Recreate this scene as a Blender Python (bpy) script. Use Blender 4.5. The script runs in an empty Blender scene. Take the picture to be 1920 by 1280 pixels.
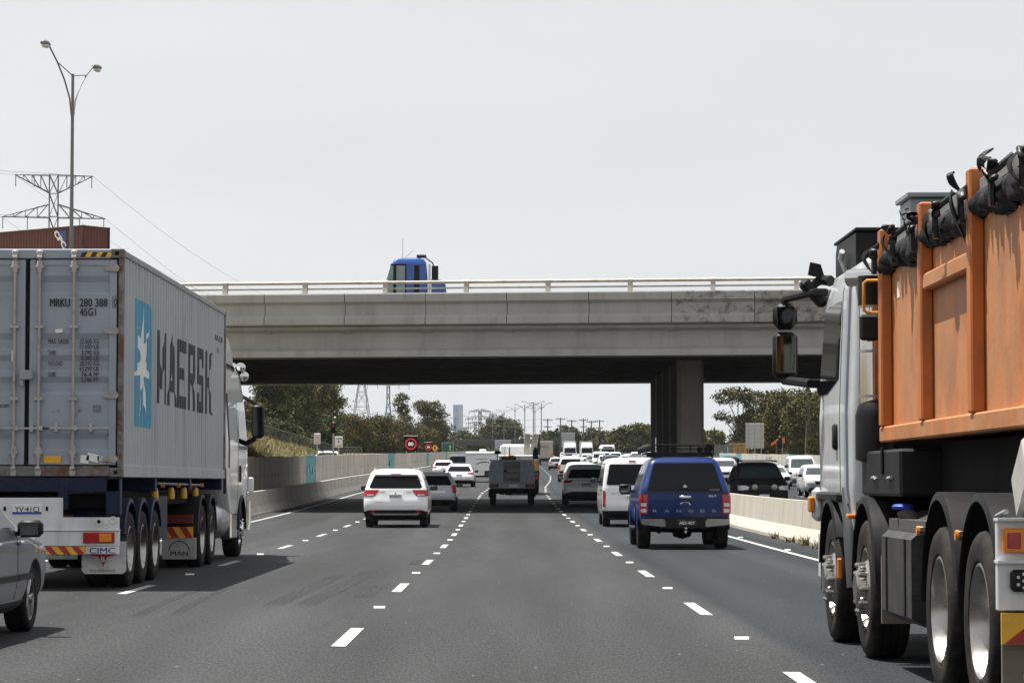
import bpy, bmesh, math, random
import numpy as np
from mathutils import Vector, Matrix
R = math.radians
rnd = random.Random(7)
SC = bpy.context.scene
COL = SC.collection

# ------------------------------------------------------------------ camera, sky, sun, exposure
F, HZ, CH = 4990.0, 905.0, 1.336          # focal length in photo pixels, level line in the photo, eye height
cam_d = bpy.data.cameras.new('camera'); cam = bpy.data.objects.new('camera', cam_d); COL.objects.link(cam)
cam_d.sensor_width = 36; cam_d.lens = 36 * F / 1920; cam_d.clip_end = 30000; cam_d.clip_start = 0.1
cam.location = (0, 0, CH); cam.rotation_euler = (R(90) + math.atan((HZ - 640) / F), 0, 0)
SC.camera = cam
SUNV = Vector((-1.28, 0.7, 4.31)).normalized()
W = bpy.data.worlds.new('World'); SC.world = W; W.use_nodes = True
nt = W.node_tree; bg = nt.nodes['Background']
sky = nt.nodes.new('ShaderNodeTexSky'); sky.sky_type = 'NISHITA'; sky.sun_disc = False
sky.sun_elevation = math.asin(SUNV.z); sky.sun_rotation = math.atan2(SUNV.x, SUNV.y)
sky.air_density = 1.0; sky.dust_density = 2.5; sky.ozone_density = 1.5
# a thin high cloud sheet lies over the whole sky: soft noise between two pale greys, mixed over the blue
tc = nt.nodes.new('ShaderNodeTexCoord')
mp = nt.nodes.new('ShaderNodeMapping'); mp.inputs['Scale'].default_value = (1.2, 1.2, 5.0)
nz = nt.nodes.new('ShaderNodeTexNoise'); nz.inputs['Scale'].default_value = 1.6; nz.inputs['Detail'].default_value = 5
cr = nt.nodes.new('ShaderNodeValToRGB')
cr.color_ramp.elements[0].position = .3; cr.color_ramp.elements[0].color = (4.65, 4.75, 4.9, 1)
cr.color_ramp.elements[1].position = .7; cr.color_ramp.elements[1].color = (5.45, 5.45, 5.47, 1)
mx = nt.nodes.new('ShaderNodeMixRGB'); mx.inputs['Fac'].default_value = .93
nt.links.new(tc.outputs['Generated'], mp.inputs['Vector']); nt.links.new(mp.outputs[0], nz.inputs['Vector'])
nt.links.new(nz.outputs['Fac'], cr.inputs['Fac']); nt.links.new(sky.outputs[0], mx.inputs['Color1'])
nt.links.new(cr.outputs['Color'], mx.inputs['Color2']); nt.links.new(mx.outputs[0], bg.inputs['Color'])
bg.inputs['Strength'].default_value = 0.085
sun_d = bpy.data.lights.new('sun', 'SUN'); sun_d.energy = 5.0; sun_d.angle = R(0.6); sun_d.color = (1, .972, .93)
sun = bpy.data.objects.new('sun', sun_d); COL.objects.link(sun)
sun.rotation_euler = (-SUNV).to_track_quat('-Z', 'Y').to_euler()
SC.view_settings.view_transform = 'Standard'; SC.view_settings.look = 'None'; SC.view_settings.gamma = 1
SC.view_settings.exposure = 0.86
SC.cycles.max_bounces = 6; SC.cycles.transparent_max_bounces = 8

# ------------------------------------------------------------------ road geometry (metres)
def zr(d):
    if d < 45: return 0.0
    if d < 115: return .0125 / 140 * (d - 45) ** 2
    if d < 700: return .4375 + .0125 * (d - 115)
    if d < 900: return 7.75 + .0125 * ((d - 700) - (d - 700) ** 2 / 400)
    return 9.0
def slope(d): return (zr(d + .5) - zr(d - .5))
_XO = ([-100, 60, 100, 140, 165, 200, 232, 330, 425, 700, 900, 3000], [0, 0, -.15, -.2, .1, .9, 1.4, 1.8, 2.1, 2.6, 2.8, 2.8])
def xo(d): return float(np.interp(d, *_XO))
def at(px, py, d): return Vector(((px - 960) / F * d, d, CH + (HZ - py) / F * d))
def pX(px, d): return (px - 960) / F * d
def pZ(py, d): return CH + (HZ - py) / F * d

# ------------------------------------------------------------------ mesh helpers
class MB:
    def __init__(s): s.v = []; s.f = []
    def add(s, vs, fs):
        o = len(s.v); s.v += [tuple(v) for v in vs]; s.f += [tuple(i + o for i in f) for f in fs]; return s
    def box(s, c, d, bev=0, rot=None):
        hx, hy, hz = d[0] / 2, d[1] / 2, d[2] / 2
        if bev <= 0:
            vs = [(x, y, z) for x in (-hx, hx) for y in (-hy, hy) for z in (-hz, hz)]
            fs = [(0, 1, 3, 2), (4, 6, 7, 5), (0, 4, 5, 1), (2, 3, 7, 6), (0, 2, 6, 4), (1, 5, 7, 3)]
        else:
            b = min(bev, hx * .98, hy * .98, hz * .98); h = (hx, hy, hz); idx = {}; vs = []
            S = (-1, 1)
            for sx in S:
                for sy in S:
                    for sz in S:
                        for k in range(3):
                            sg = (sx, sy, sz)
                            vs.append(tuple(sg[a] * (h[a] if a == k else h[a] - b) for a in range(3)))
                            idx[(sx, sy, sz, k)] = len(vs) - 1
            fs = []
            def key(a, sa, b_, sb, c_, sc_, k):
                t = [0, 0, 0]; t[a] = sa; t[b_] = sb; t[c_] = sc_; return idx[(t[0], t[1], t[2], k)]
            for a in range(3):
                b_, c_ = (a + 1) % 3, (a + 2) % 3
                for sa in S:
                    fs.append([key(a, sa, b_, p, c_, q, a) for p, q in ((-1, -1), (1, -1), (1, 1), (-1, 1))])
                for sb in S:
                    for sc_ in S:
                        fs.append([key(b_, sb, c_, sc_, a, -1, b_), key(b_, sb, c_, sc_, a, 1, b_), key(b_, sb, c_, sc_, a, 1, c_), key(b_, sb, c_, sc_, a, -1, c_)])
            for sx in S:
                for sy in S:
                    for sz in S: fs.append([idx[(sx, sy, sz, k)] for k in range(3)])
        if rot is not None: vs = [rot @ Vector(v) for v in vs]
        return s.add([(v[0] + c[0], v[1] + c[1], v[2] + c[2]) for v in vs], fs)
    def bb(s, x0, x1, y0, y1, z0, z1, bev=0):
        return s.box(((x0 + x1) / 2, (y0 + y1) / 2, (z0 + z1) / 2), (abs(x1 - x0), abs(y1 - y0), abs(z1 - z0)), bev)
    def cyl(s, p0, p1, r0, r1=None, n=10, caps=True):
        return s.tube([p0, p1], [r0, r0 if r1 is None else r1], n, caps)
    def tube(s, pts, r, n=8, caps=True):
        pts = [Vector(p) for p in pts]; k = len(pts)
        rr = r if isinstance(r, (list, tuple)) else [r] * k
        o = len(s.v); up = None
        for i, p in enumerate(pts):
            t = (pts[min(i + 1, k - 1)] - pts[max(i - 1, 0)]).normalized()
            if up is None:
                up = t.cross(Vector((0, 0, 1)))
                if up.length < .05: up = t.cross(Vector((1, 0, 0)))
            up = (up - t * up.dot(t)).normalized(); w = t.cross(up)
            for j in range(n):
                a = 2 * math.pi * j / n
                s.v.append(tuple(p + (up * math.cos(a) + w * math.sin(a)) * rr[i]))
        for i in range(k - 1):
            for j in range(n):
                s.f.append((o + i * n + j, o + i * n + (j + 1) % n, o + (i + 1) * n + (j + 1) % n, o + (i + 1) * n + j))
        if caps:
            s.f.append(tuple(o + j for j in range(n))[::-1]); s.f.append(tuple(o + (k - 1) * n + j for j in range(n)))
        return s
    def lathe(s, prof, n=24, axis='x', c=(0, 0, 0), a0=0, a1=2 * math.pi):
        o = len(s.v); full = abs(a1 - a0 - 2 * math.pi) < 1e-6; m = n if full else n + 1
        for r, h in prof:
            for j in range(m):
                a = a0 + (a1 - a0) * j / n; u, w = r * math.cos(a), r * math.sin(a)
                p = (h, u, w) if axis == 'x' else ((u, h, w) if axis == 'y' else (u, w, h))
                s.v.append((p[0] + c[0], p[1] + c[1], p[2] + c[2]))
        for i in range(len(prof) - 1):
            for j in range(n):
                k = (j + 1) % m
                s.f.append((o + i * m + j, o + i * m + k, o + (i + 1) * m + k, o + (i + 1) * m + j))
        return s
    def prism(s, poly, axis, lo, hi):
        n = len(poly)
        def P(a, b, h): return (h, a, b) if axis == 'x' else ((a, h, b) if axis == 'y' else (a, b, h))
        vs = [P(a, b, lo) for a, b in poly] + [P(a, b, hi) for a, b in poly]
        return s.add(vs, [tuple(range(n)), tuple(range(2 * n - 1, n - 1, -1))] + [(i, n + i, n + (i + 1) % n, (i + 1) % n) for i in range(n)])
    def grid(s, rows, closed=False):
        o = len(s.v); m = len(rows[0])
        for r in rows: s.v += [tuple(p) for p in r]
        for i in range(len(rows) - 1):
            for j in range(m if closed else m - 1):
                k = (j + 1) % m
                s.f.append((o + i * m + j, o + i * m + k, o + (i + 1) * m + k, o + (i + 1) * m + j))
        return s
    def mesh(s, name, mat=None, smooth=None, recalc=True):
        me = bpy.data.meshes.new(name); me.from_pydata(s.v, [], s.f); me.validate(verbose=False)
        if recalc:
            bm = bmesh.new(); bm.from_mesh(me); bmesh.ops.recalc_face_normals(bm, faces=bm.faces); bm.to_mesh(me); bm.free()
        if smooth is not None:
            me.polygons.foreach_set('use_smooth', [True] * len(me.polygons))
            me.set_sharp_from_angle(angle=R(smooth))
        if mat: me.materials.append(mat)
        return me
    def build(s, name, mat=None, parent=None, smooth=None, loc=None, recalc=True):
        return link(name, s.mesh(name, mat, smooth, recalc), parent, loc)
def link(name, me, parent=None, loc=None, rot=None):
    o = bpy.data.objects.new(name, me); COL.objects.link(o)
    if parent: o.parent = parent
    if loc is not None: o.location = loc
    if rot is not None: o.rotation_euler = rot
    return o
def thing(name, label, cat, loc=(0, 0, 0), rot=(0, 0, 0), group=None):
    o = bpy.data.objects.new(name, None); COL.objects.link(o); o.location = loc; o.rotation_euler = rot
    return tag(o, label, cat, group)
def tag(o, label, cat, group=None):
    o['label'] = label; o['category'] = cat
    if group: o['group'] = group
    return o
def struct(o): o['kind'] = 'structure'; return o
def stuff(o): o['kind'] = 'stuff'; return o
def copy_tree(o, parent=None):
    c = o.copy(); COL.objects.link(c); c.parent = parent
    for ch in [x for x in o.children]: copy_tree(ch, c)
    return c
_tc = {}
def text_mesh(s, h, w=None, align='LEFT', bold=0.0):
    """flat lettering in the XY plane, cap height h, optional total width w"""
    cu = bpy.data.curves.new('t', 'FONT'); cu.body = s; cu.size = 1; cu.offset = bold; cu.resolution_u = 3
    cu.offset = 0 if ('M' in s or 'W' in s) else bold
    ob = bpy.data.objects.new('t', cu); COL.objects.link(ob)
    dg = bpy.context.evaluated_depsgraph_get(); me = bpy.data.meshes.new_from_object(ob.evaluated_get(dg))
    bpy.data.objects.remove(ob); bpy.data.curves.remove(cu)
    co = np.zeros(len(me.vertices) * 3); me.vertices.foreach_get('co', co); co = co.reshape(-1, 3)
    x0, x1 = co[:, 0].min(), co[:, 0].max(); sy = h / .7; sx = sy if w is None else w / (x1 - x0)
    co[:, 0] = (co[:, 0] - x0) * sx; co[:, 1] *= sy
    if align == 'CENTER': co[:, 0] -= (x1 - x0) * sx / 2
    me.vertices.foreach_set('co', co.ravel()); me.update()
    return me
def text(s, h, mat, parent, loc, w=None, align='LEFT', bold=0.0, rot=(math.pi / 2, 0, 0), name='lettering'):
    me = text_mesh(s, h, w, align, bold); me.materials.append(mat)
    if bold and ('M' in s or 'W' in s):      # these glyphs are thickened by a second, slightly shifted outline
        bm = bmesh.new(); bm.from_mesh(me); g = bmesh.ops.duplicate(bm, geom=bm.verts[:] + bm.edges[:] + bm.faces[:])
        bmesh.ops.translate(bm, verts=[v for v in g['geom'] if isinstance(v, bmesh.types.BMVert)], vec=(h * (.04 + bold * 2), 0, .0006)); bm.to_mesh(me); bm.free()
    return link(name, me, parent, loc, rot)

# ------------------------------------------------------------------ materials
_m = {}
def mat(name, col, rough=.6, metal=0, coat=0, var=.12, scale=3.0, bump=0, spec=.5, dirt=None, emit=0, streak=False, dscale=None, dth=(.5, .7)):
    """principled colour with noise variation; dirt=(colour, amount) adds stains of their own shape"""
    if name in _m: return _m[name]
    m = bpy.data.materials.new(name); m.use_nodes = True; t = m.node_tree; b = t.nodes['Principled BSDF']; _m[name] = m; b.inputs['Coat IOR'].default_value = 1.35
    b.inputs['Roughness'].default_value = rough; b.inputs['Metallic'].default_value = metal
    b.inputs['Coat Weight'].default_value = coat; b.inputs['Coat Roughness'].default_value = .04
    b.inputs['Specular IOR Level'].default_value = spec
    N = t.nodes.new; L = t.links.new
    tc = N('ShaderNodeTexCoord'); ns = N('ShaderNodeTexNoise'); ns.inputs['Scale'].default_value = scale; ns.inputs['Detail'].default_value = 6
    ns.inputs['Roughness'].default_value = .62
    L(tc.outputs['Object'], ns.inputs['Vector'])
    r = N('ShaderNodeValToRGB'); r.color_ramp.elements[0].position = .32; r.color_ramp.elements[1].position = .68
    c0 = tuple(c * (1 - var) for c in col); c1 = tuple(min(1, c * (1 + var)) for c in col)
    r.color_ramp.elements[0].color = c0 + (1,); r.color_ramp.elements[1].color = c1 + (1,)
    L(ns.outputs['Fac'], r.inputs['Fac']); out = r.outputs['Color']
    if dirt:
        dc, amt = dirt
        mp = N('ShaderNodeMapping'); mp.inputs['Scale'].default_value = (1, 1, .12) if streak else (1, 1, 1)
        n2 = N('ShaderNodeTexNoise'); n2.inputs['Scale'].default_value = dscale or scale * 1.7; n2.inputs['Detail'].default_value = 9; n2.inputs['Roughness'].default_value = .7
        L(tc.outputs['Object'], mp.inputs['Vector']); L(mp.outputs[0], n2.inputs['Vector'])
        r2 = N('ShaderNodeValToRGB'); r2.color_ramp.elements[0].position = dth[0]; r2.color_ramp.elements[1].position = dth[1]
        r2.color_ramp.elements[0].color = (0, 0, 0, 1); r2.color_ramp.elements[1].color = (amt, amt, amt, 1)
        L(n2.outputs['Fac'], r2.inputs['Fac'])
        mxx = N('ShaderNodeMixRGB'); L(r2.outputs['Color'], mxx.inputs['Fac']); L(out, mxx.inputs['Color1']); mxx.inputs['Color2'].default_value = tuple(dc) + (1,)
        out = mxx.outputs['Color']
    L(out, b.inputs['Base Color'])
    if bump:
        n3 = N('ShaderNodeTexNoise'); n3.inputs['Scale'].default_value = scale * 12; n3.inputs['Detail'].default_value = 4
        L(tc.outputs['Object'], n3.inputs['Vector']); bp = N('ShaderNodeBump'); bp.inputs['Strength'].default_value = bump; bp.inputs['Distance'].default_value = .02
        L(n3.outputs['Fac'], bp.inputs['Height']); L(bp.outputs[0], b.inputs['Normal'])
    if emit:
        L(out, b.inputs['Emission Color']); b.inputs['Emission Strength'].default_value = emit
    return m
def paint(name, col, dirt=.25): return mat('paint_' + name, col, .32, 0, .8 if max(col) > .3 else .55, spec=.5 if max(col) > .3 else .15, var=.04, scale=1.5, dirt=((.16, .14, .12), dirt), dscale=2.2, dth=(.5, .8))
CONC = mat('concrete', (.46, .43, .375), .9, var=.14, scale=.7, bump=.15, dirt=((.12, .11, .10), .6), streak=True, dscale=1.6)
CONC_L = mat('concrete_pale', (.42, .385, .32), .9, var=.08, scale=.8, bump=.12, dirt=((.2, .17, .13), .4), streak=True, dscale=.9)
CONC_D = mat('concrete_mouldy', (.33, .325, .31), .9, var=.15, scale=1.2, bump=.2, dirt=((.09, .09, .09), .9), dscale=2.6, dth=(.5, .66))
CONC_P = mat('concrete_parapet', (.345, .342, .328), .9, var=.1, scale=.6, bump=.12, dirt=((.2, .19, .18), .5), streak=True, dscale=1.4)
CONC_SHADE = mat('concrete_shade_tone', (.045, .045, .048), .95, var=.2, scale=.8, spec=.1, dirt=((.03, .03, .03), .6))  # deck, inner girders, pier wall: the deep shade under the bridge put into the colour
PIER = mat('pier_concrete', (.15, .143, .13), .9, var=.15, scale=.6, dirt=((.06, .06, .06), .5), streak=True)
TEAL = mat('teal_panel', (.06, .29, .33), .7, var=.15, scale=1.5, dirt=((.05, .12, .13), .5), streak=True)
RUBBER = mat('tyre_rubber', (.014, .014, .0145), .85, var=.25, scale=5, bump=.1, spec=.12, dirt=((.058, .050, .042), .7), dscale=4, dth=(.4, .7))
BLACK = mat('black_plastic', (.009, .009, .010), .5, var=.2, scale=4, spec=.22, dirt=((.03, .027, .024), .5), dscale=5)
BLACKM = mat('black_matt', (.01, .01, .011), .9, var=.2, spec=.08)
GLASS = mat('tinted_glass', (.004, .005, .006), .05, 0, 0, .1, spec=.14)
GLASS_L = mat('clear_car_glass', (.035, .045, .048), .05, 0, 0, .2, scale=2.2, spec=.3)
CHROME = mat('chrome', (.62, .62, .62), .12, 1, var=.08)
ALLOY = mat('alloy', (.42, .42, .43), .34, 1, var=.15, dirt=((.07, .06, .05), .5))
STEEL = mat('galvanised_steel', (.36, .37, .38), .5, .7, var=.15, scale=4)
RED = mat('red_lens', (.33, .006, .010), .15, 0, .6, var=.15, scale=14)
AMBER = mat('amber_lens', (.72, .22, .012), .2, 0, .5, var=.12, scale=14)
LENS = mat('clear_lens', (.55, .56, .57), .12, 0, .6, var=.2, scale=14)
WHITE = paint('white', (.74, .745, .75), .12)
WPAINT = mat('road_paint', (.42, .415, .40), .75, var=.12, scale=5, spec=.2, dirt=((.09, .09, .09), .75), dscale=9, dth=(.45, .72))
PLATE_W = mat('plate_white', (.72, .72, .72), .4, var=.03); PLATE_B = mat('plate_black', (.012, .012, .014), .4, var=.05)
INK = mat('ink_black', (.014, .015, .018), .6, var=.1); INKW = mat('ink_white', (.7, .7, .69), .6, var=.06)
RED_P = mat('reflective_red', (.34, .02, .02), .45, var=.12, dirt=((.1, .05, .04), .4)); YEL_P = mat('reflective_yellow', (.75, .4, .02), .45, var=.1, dirt=((.2, .14, .06), .4))
# ------------------------------------------------------------------ ground and carriageways
def road_mat():
    m = bpy.data.materials.new('asphalt'); m.use_nodes = True; t = m.node_tree; b = t.nodes['Principled BSDF']; N = t.nodes.new; L = t.links.new
    geo = N('ShaderNodeNewGeometry'); sep = N('ShaderNodeSeparateXYZ'); L(geo.outputs['Position'], sep.inputs[0])
    def noise(scale, vec=None, detail=5, rough=.6):
        n = N('ShaderNodeTexNoise'); n.inputs['Scale'].default_value = scale; n.inputs['Detail'].default_value = detail; n.inputs['Roughness'].default_value = rough
        L(vec or geo.outputs['Position'], n.inputs['Vector']); return n.outputs['Fac']
    def ramp(fac, p0, c0, p1, c1):
        r = N('ShaderNodeValToRGB'); e = r.color_ramp.elements; e[0].position = p0; e[1].position = p1
        e[0].color = tuple(c0) + (1,); e[1].color = tuple(c1) + (1,); L(fac, r.inputs['Fac']); return r.outputs['Color']
    def mix(f, a, c, mode='MIX'):
        x = N('ShaderNodeMixRGB'); x.blend_type = mode
        if isinstance(f, float): x.inputs['Fac'].default_value = f
        else: L(f, x.inputs['Fac'])
        L(a, x.inputs['Color1']); L(c, x.inputs['Color2']); return x.outputs['Color']
    mp = N('ShaderNodeMapping'); mp.inputs['Scale'].default_value = (1, .07, 1); L(geo.outputs['Position'], mp.inputs['Vector'])
    old = ramp(noise(.9, mp.outputs[0]), .3, (.0265, .0273, .0285), .7, (.0455, .0463, .0478))
    new = ramp(noise(1.1, mp.outputs[0]), .3, (.0175, .0205, .024), .7, (.025, .0285, .0325))
    # the newer right-hand lane, its seam slightly wavy
    ad = N('ShaderNodeMath'); ad.operation = 'MULTIPLY_ADD'; L(noise(.35), ad.inputs[0]); ad.inputs[1].default_value = .25; L(sep.outputs['X'], ad.inputs[2])
    gt = N('ShaderNodeMapRange'); gt.inputs['From Min'].default_value = 2.22; gt.inputs['From Max'].default_value = 2.42; L(ad.outputs[0], gt.inputs['Value'])
    base = mix(gt.outputs[0], old, new)
    # polished wheel paths and oil line, repeated per lane
    def lane_band(off, wid, amt):
        a = N('ShaderNodeMath'); a.operation = 'ADD'; L(sep.outputs['X'], a.inputs[0]); a.inputs[1].default_value = 100 * 3.34 + 1.42 + off
        mo = N('ShaderNodeMath'); mo.operation = 'MODULO'; L(a.outputs[0], mo.inputs[0]); mo.inputs[1].default_value = 3.34
        su = N('ShaderNodeMath'); su.operation = 'SUBTRACT'; L(mo.outputs[0], su.inputs[0]); su.inputs[1].default_value = 1.67
        ab = N('ShaderNodeMath'); ab.operation = 'ABSOLUTE'; L(su.outputs[0], ab.inputs[0])
        r = N('ShaderNodeMapRange'); r.interpolation_type = 'SMOOTHSTEP'; r.inputs['From Min'].default_value = 0; r.inputs['From Max'].default_value = wid; r.inputs['To Min'].default_value = amt; r.inputs['To Max'].default_value = 0
        L(ab.outputs[0], r.inputs['Value']); return r.outputs[0]
    dark = N('ShaderNodeRGB'); dark.outputs[0].default_value = (.022, .022, .023, 1)
    base = mix(lane_band(0.0, .6, .28), base, dark.outputs[0])
    pale = N('ShaderNodeRGB'); pale.outputs[0].default_value = (.050, .0515, .054, 1)
    base = mix(lane_band(.82, .5, .2), base, pale.outputs[0]); base = mix(lane_band(-.82, .5, .2), base, pale.outputs[0])
    blot = ramp(noise(.5, mp.outputs[0]), .35, (.8, .8, .8), .65, (1.12, 1.12, 1.12)); base = mix(1.0, base, blot, 'MULTIPLY')
    mg = N('ShaderNodeMapping'); mg.inputs['Scale'].default_value = (1, .16, 1); L(geo.outputs['Position'], mg.inputs['Vector'])
    agg = ramp(noise(48, mg.outputs[0], detail=4, rough=.85), .42, (.55, .55, .55), .58, (1.5, 1.49, 1.47)); base = mix(.9, base, agg, 'MULTIPLY')
    vor = N('ShaderNodeTexVoronoi'); vor.inputs['Scale'].default_value = 5; L(mg.outputs[0], vor.inputs['Vector'])
    spk = ramp(vor.outputs['Distance'], .03, (.12, .115, .11), .055, (0, 0, 0)); base = mix(1.0, base, spk, 'ADD')
    L(base, b.inputs['Base Color']); b.inputs['Roughness'].default_value = .82; b.inputs['Specular IOR Level'].default_value = .15
    bp = N('ShaderNodeBump'); bp.inputs['Strength'].default_value = .5; bp.inputs['Distance'].default_value = .012; L(noise(60, detail=3), bp.inputs['Height']); L(bp.outputs[0], b.inputs['Normal'])
    return m
ASPH = road_mat()
DS = sorted(set(list(np.arange(-40, 140, 3.0)) + list(np.arange(140, 720, 8.0)) + list(np.arange(720, 1300, 30.0))))
def strip(name, x0, x1, dz, m, d0=-40, d1=1300, nx=2, parent=None):
    ds = [d for d in DS if d0 <= d <= d1]
    return MB().grid([[(x0 + (x1 - x0) * i / (nx - 1) + xo(d), d, zr(d) + dz) for i in range(nx)] for d in ds]).build(name, m, parent)
GRASS_G = mat('dry_ground', (.15, .12, .055), .95, var=.4, scale=.25, bump=.3, dirt=((.16, .075, .04), .7), dscale=.5)
def gz(x, d):
    """height of the land beside the freeway"""
    z = zr(d); s = x - xo(d)
    if -10.1 < s < 23.3: return z - .45
    if s <= -10.1:
        t = min(1, (-10.1 - s) / 4.5)
        bank = 2.0 * max(0, min(1, (208 - d) / 66))
        base = 1.35 + .25 * t - .62 * max(0, min(1, (d - 135) / 20)) * max(0, min(1, (s + 13.6) / .8))
        return z + base + bank * max(0, min(1, (-10.6 - s) / 3.2 if d < 135 else (-12.6 - s) / 1.6)) * .8 + .02 * max(0, -s - 14)
    return z + 1.2 + .01 * (s - 23)
gx = [-2500, -900, -400, -200, -120, -70, -45, -32, -24, -19, -16.5, -15, -14, -13.2, -12.4, -11.6, -11, -10.6, -10.2, -10.05, 0, 8, 23.2, 23.4, 30, 45, 70, 120, 220, 500, 1200, 2500]
gy = list(np.arange(-60, 200, 4.0)) + list(np.arange(200, 900, 10.0)) + [900, 1000, 1200, 1600, 2500, 4000, 6500]
ground = struct(MB().grid([[(x + xo(d), d, gz(x + xo(d), d)) for x in gx] for d in gy]).build('ground', GRASS_G))
road = struct(strip('road', -9.6, 23.0, 0, ASPH, d1=740, nx=14))

def lane_marks():
    dash = MB().add([(-.062, -1.35, 0), (.062, -1.4, 0), (.062, 1.38, 0), (-.062, 1.4, 0)], [(0, 1, 2, 3)]).mesh('lane_dash', WPAINT)
    stud = MB().prism([(-.055, 0), (.055, 0), (.035, .018), (-.035, .018)], 'x', -.06, .06).mesh('road_stud', INKW)
    for x, ph, n in ((-4.7, 33.5, 42), (-1.42, 23.2, 46), (1.97, 17.5, 46)):
        for k in range(n):
            d = ph + 10.9 * k
            link('lane_dash', dash, road, (x + xo(d), d, zr(d) + .006), (math.atan(slope(d)), 0, -math.atan((xo(d + 2) - xo(d - 2)) / 4)))
            d += 5.45
            if d < 240: link('road_stud', stud, road, (x + xo(d), d, zr(d) + .001), (math.atan(slope(d)), 0, 0))
    for x, ph in ((11.3, 20), (14.6, 24), (17.9, 29)):
        for k in range(7, 30):
            d = ph + 10.9 * k
            link('lane_dash', dash, road, (x + xo(d), d, zr(d) + .006), (math.atan(slope(d)), 0, 0))
    for x in (-8.0, 5.3, 7.9, 21.2): strip('edge_line', x - .065, x + .065, .006, WPAINT, 0, 800, parent=road)
    for k in range(9):
        d = 42 + 10.9 * k; link('road_stud', stud, road, (5.46, d, zr(d) + .001))
lane_marks()
# rubber laid down by braking trucks: thin ragged strips on the asphalt
def skid_mat():
    m = bpy.data.materials.new('rubber_mark'); m.use_nodes = True; t = m.node_tree; b = t.nodes['Principled BSDF']; N = t.nodes.new; L = t.links.new
    b.inputs['Base Color'].default_value = (.014, .014, .015, 1); b.inputs['Roughness'].default_value = .75
    uv = N('ShaderNodeTexCoord'); mp = N('ShaderNodeMapping'); mp.inputs['Scale'].default_value = (16, .5, 1); L(uv.outputs['Object'], mp.inputs['Vector'])
    n = N('ShaderNodeTexNoise'); n.inputs['Scale'].default_value = 2.2; n.inputs['Detail'].default_value = 4; L(mp.outputs[0], n.inputs['Vector'])
    sp = N('ShaderNodeSeparateXYZ'); L(uv.outputs['Generated'], sp.inputs[0])
    e = N('ShaderNodeValToRGB'); cr = e.color_ramp; cr.elements[0].position = 0; cr.elements[0].color = (0, 0, 0, 1); cr.elements[1].position = 1; cr.elements[1].color = (0, 0, 0, 1)
    for p, v in ((.12, .6), (.4, 1), (.7, .9)):
        el = cr.elements.new(p); el.color = (v, v, v, 1)
    L(sp.outputs['Y'], e.inputs['Fac'])
    mu = N('ShaderNodeMath'); mu.operation = 'MULTIPLY'; L(e.outputs['Color'], mu.inputs[0]); L(n.outputs['Fac'], mu.inputs[1])
    m2 = N('ShaderNodeMath'); m2.operation = 'MULTIPLY'; L(mu.outputs[0], m2.inputs[0]); m2.inputs[1].default_value = 1.35
    L(m2.outputs[0], b.inputs['Alpha']); return m
SKID = skid_mat()
def skid(pts, w):
    rows = []
    for i in range(len(pts) - 1):
        for t in np.linspace(0, 1, 6)[:-1]:
            (a, b), (c, e) = pts[i], pts[i + 1]; x, d = a + (c - a) * t, b + (e - b) * t
            rows.append([(x - w / 2, d, zr(d) + .004), (x + w / 2, d, zr(d) + .004)])
    x, d = pts[-1]; rows.append([(x - w / 2, d, zr(d) + .004), (x + w / 2, d, zr(d) + .004)])
    mb = MB().grid(rows); o0 = Vector(rows[0][0]); mb.v = [tuple(Vector(v) - o0) for v in mb.v]
    mb.build('skid_mark', SKID, road, loc=o0)
skid([(-2.62, 28.9), (-2.6, 33), (-2.5, 39.5)], .24); skid([(-2.28, 28.7), (-2.22, 33), (-2.12, 41.5)], .26)
skid([(-3.75, 26.5), (-3.92, 30), (-3.95, 35)], .13); skid([(-3.42, 27), (-3.56, 30), (-3.66, 35)], .12)
skid([(-1.75, 31), (-1.75, 35)], .22); skid([(-1.62, 43.5), (-1.62, 46.5)], .16)

# ------------------------------------------------------------------ barriers and walls
JERSEY = [(-.3, 0), (-.3, .08), (-.12, .33), (-.075, .92), (.075, .92), (.12, .33), (.3, .08), (.3, 0)]
def seg_prism(mb, poly, d0, d1, x):
    n = len(poly); a = [(x + xo(d0) + p, d0, zr(d0) + q) for p, q in poly]; b = [(x + xo(d1) + p, d1, zr(d1) + q) for p, q in poly]
    mb.add(a + b, [tuple(range(n)), tuple(range(2 * n - 1, n - 1, -1))] + [(i, n + i, n + (i + 1) % n, (i + 1) % n) for i in range(n)])
def barrier(name, label, x, d0, d1, step, m, h=.92, group=None):
    t = thing(name, label, 'barrier', (0, 0, 0))
    poly = [(p, q * h / .92) for p, q in JERSEY]; d = d0
    while d < d1:
        L_ = step if d < 250 else step * 4
        mb = MB(); seg_prism(mb, poly, d, d + L_ - .03, x); mb.build('barrier_segment', m, t); d += L_
    return t
barrier('median_barrier', 'cream concrete safety barrier between the two carriageways', 6.6, -10, 620, 4.1, CONC_L)
barrier('roadside_barrier', 'low grey concrete safety barrier at the foot of the panel wall', -8.98, 30, 620, 6.2, CONC, .82)
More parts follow.
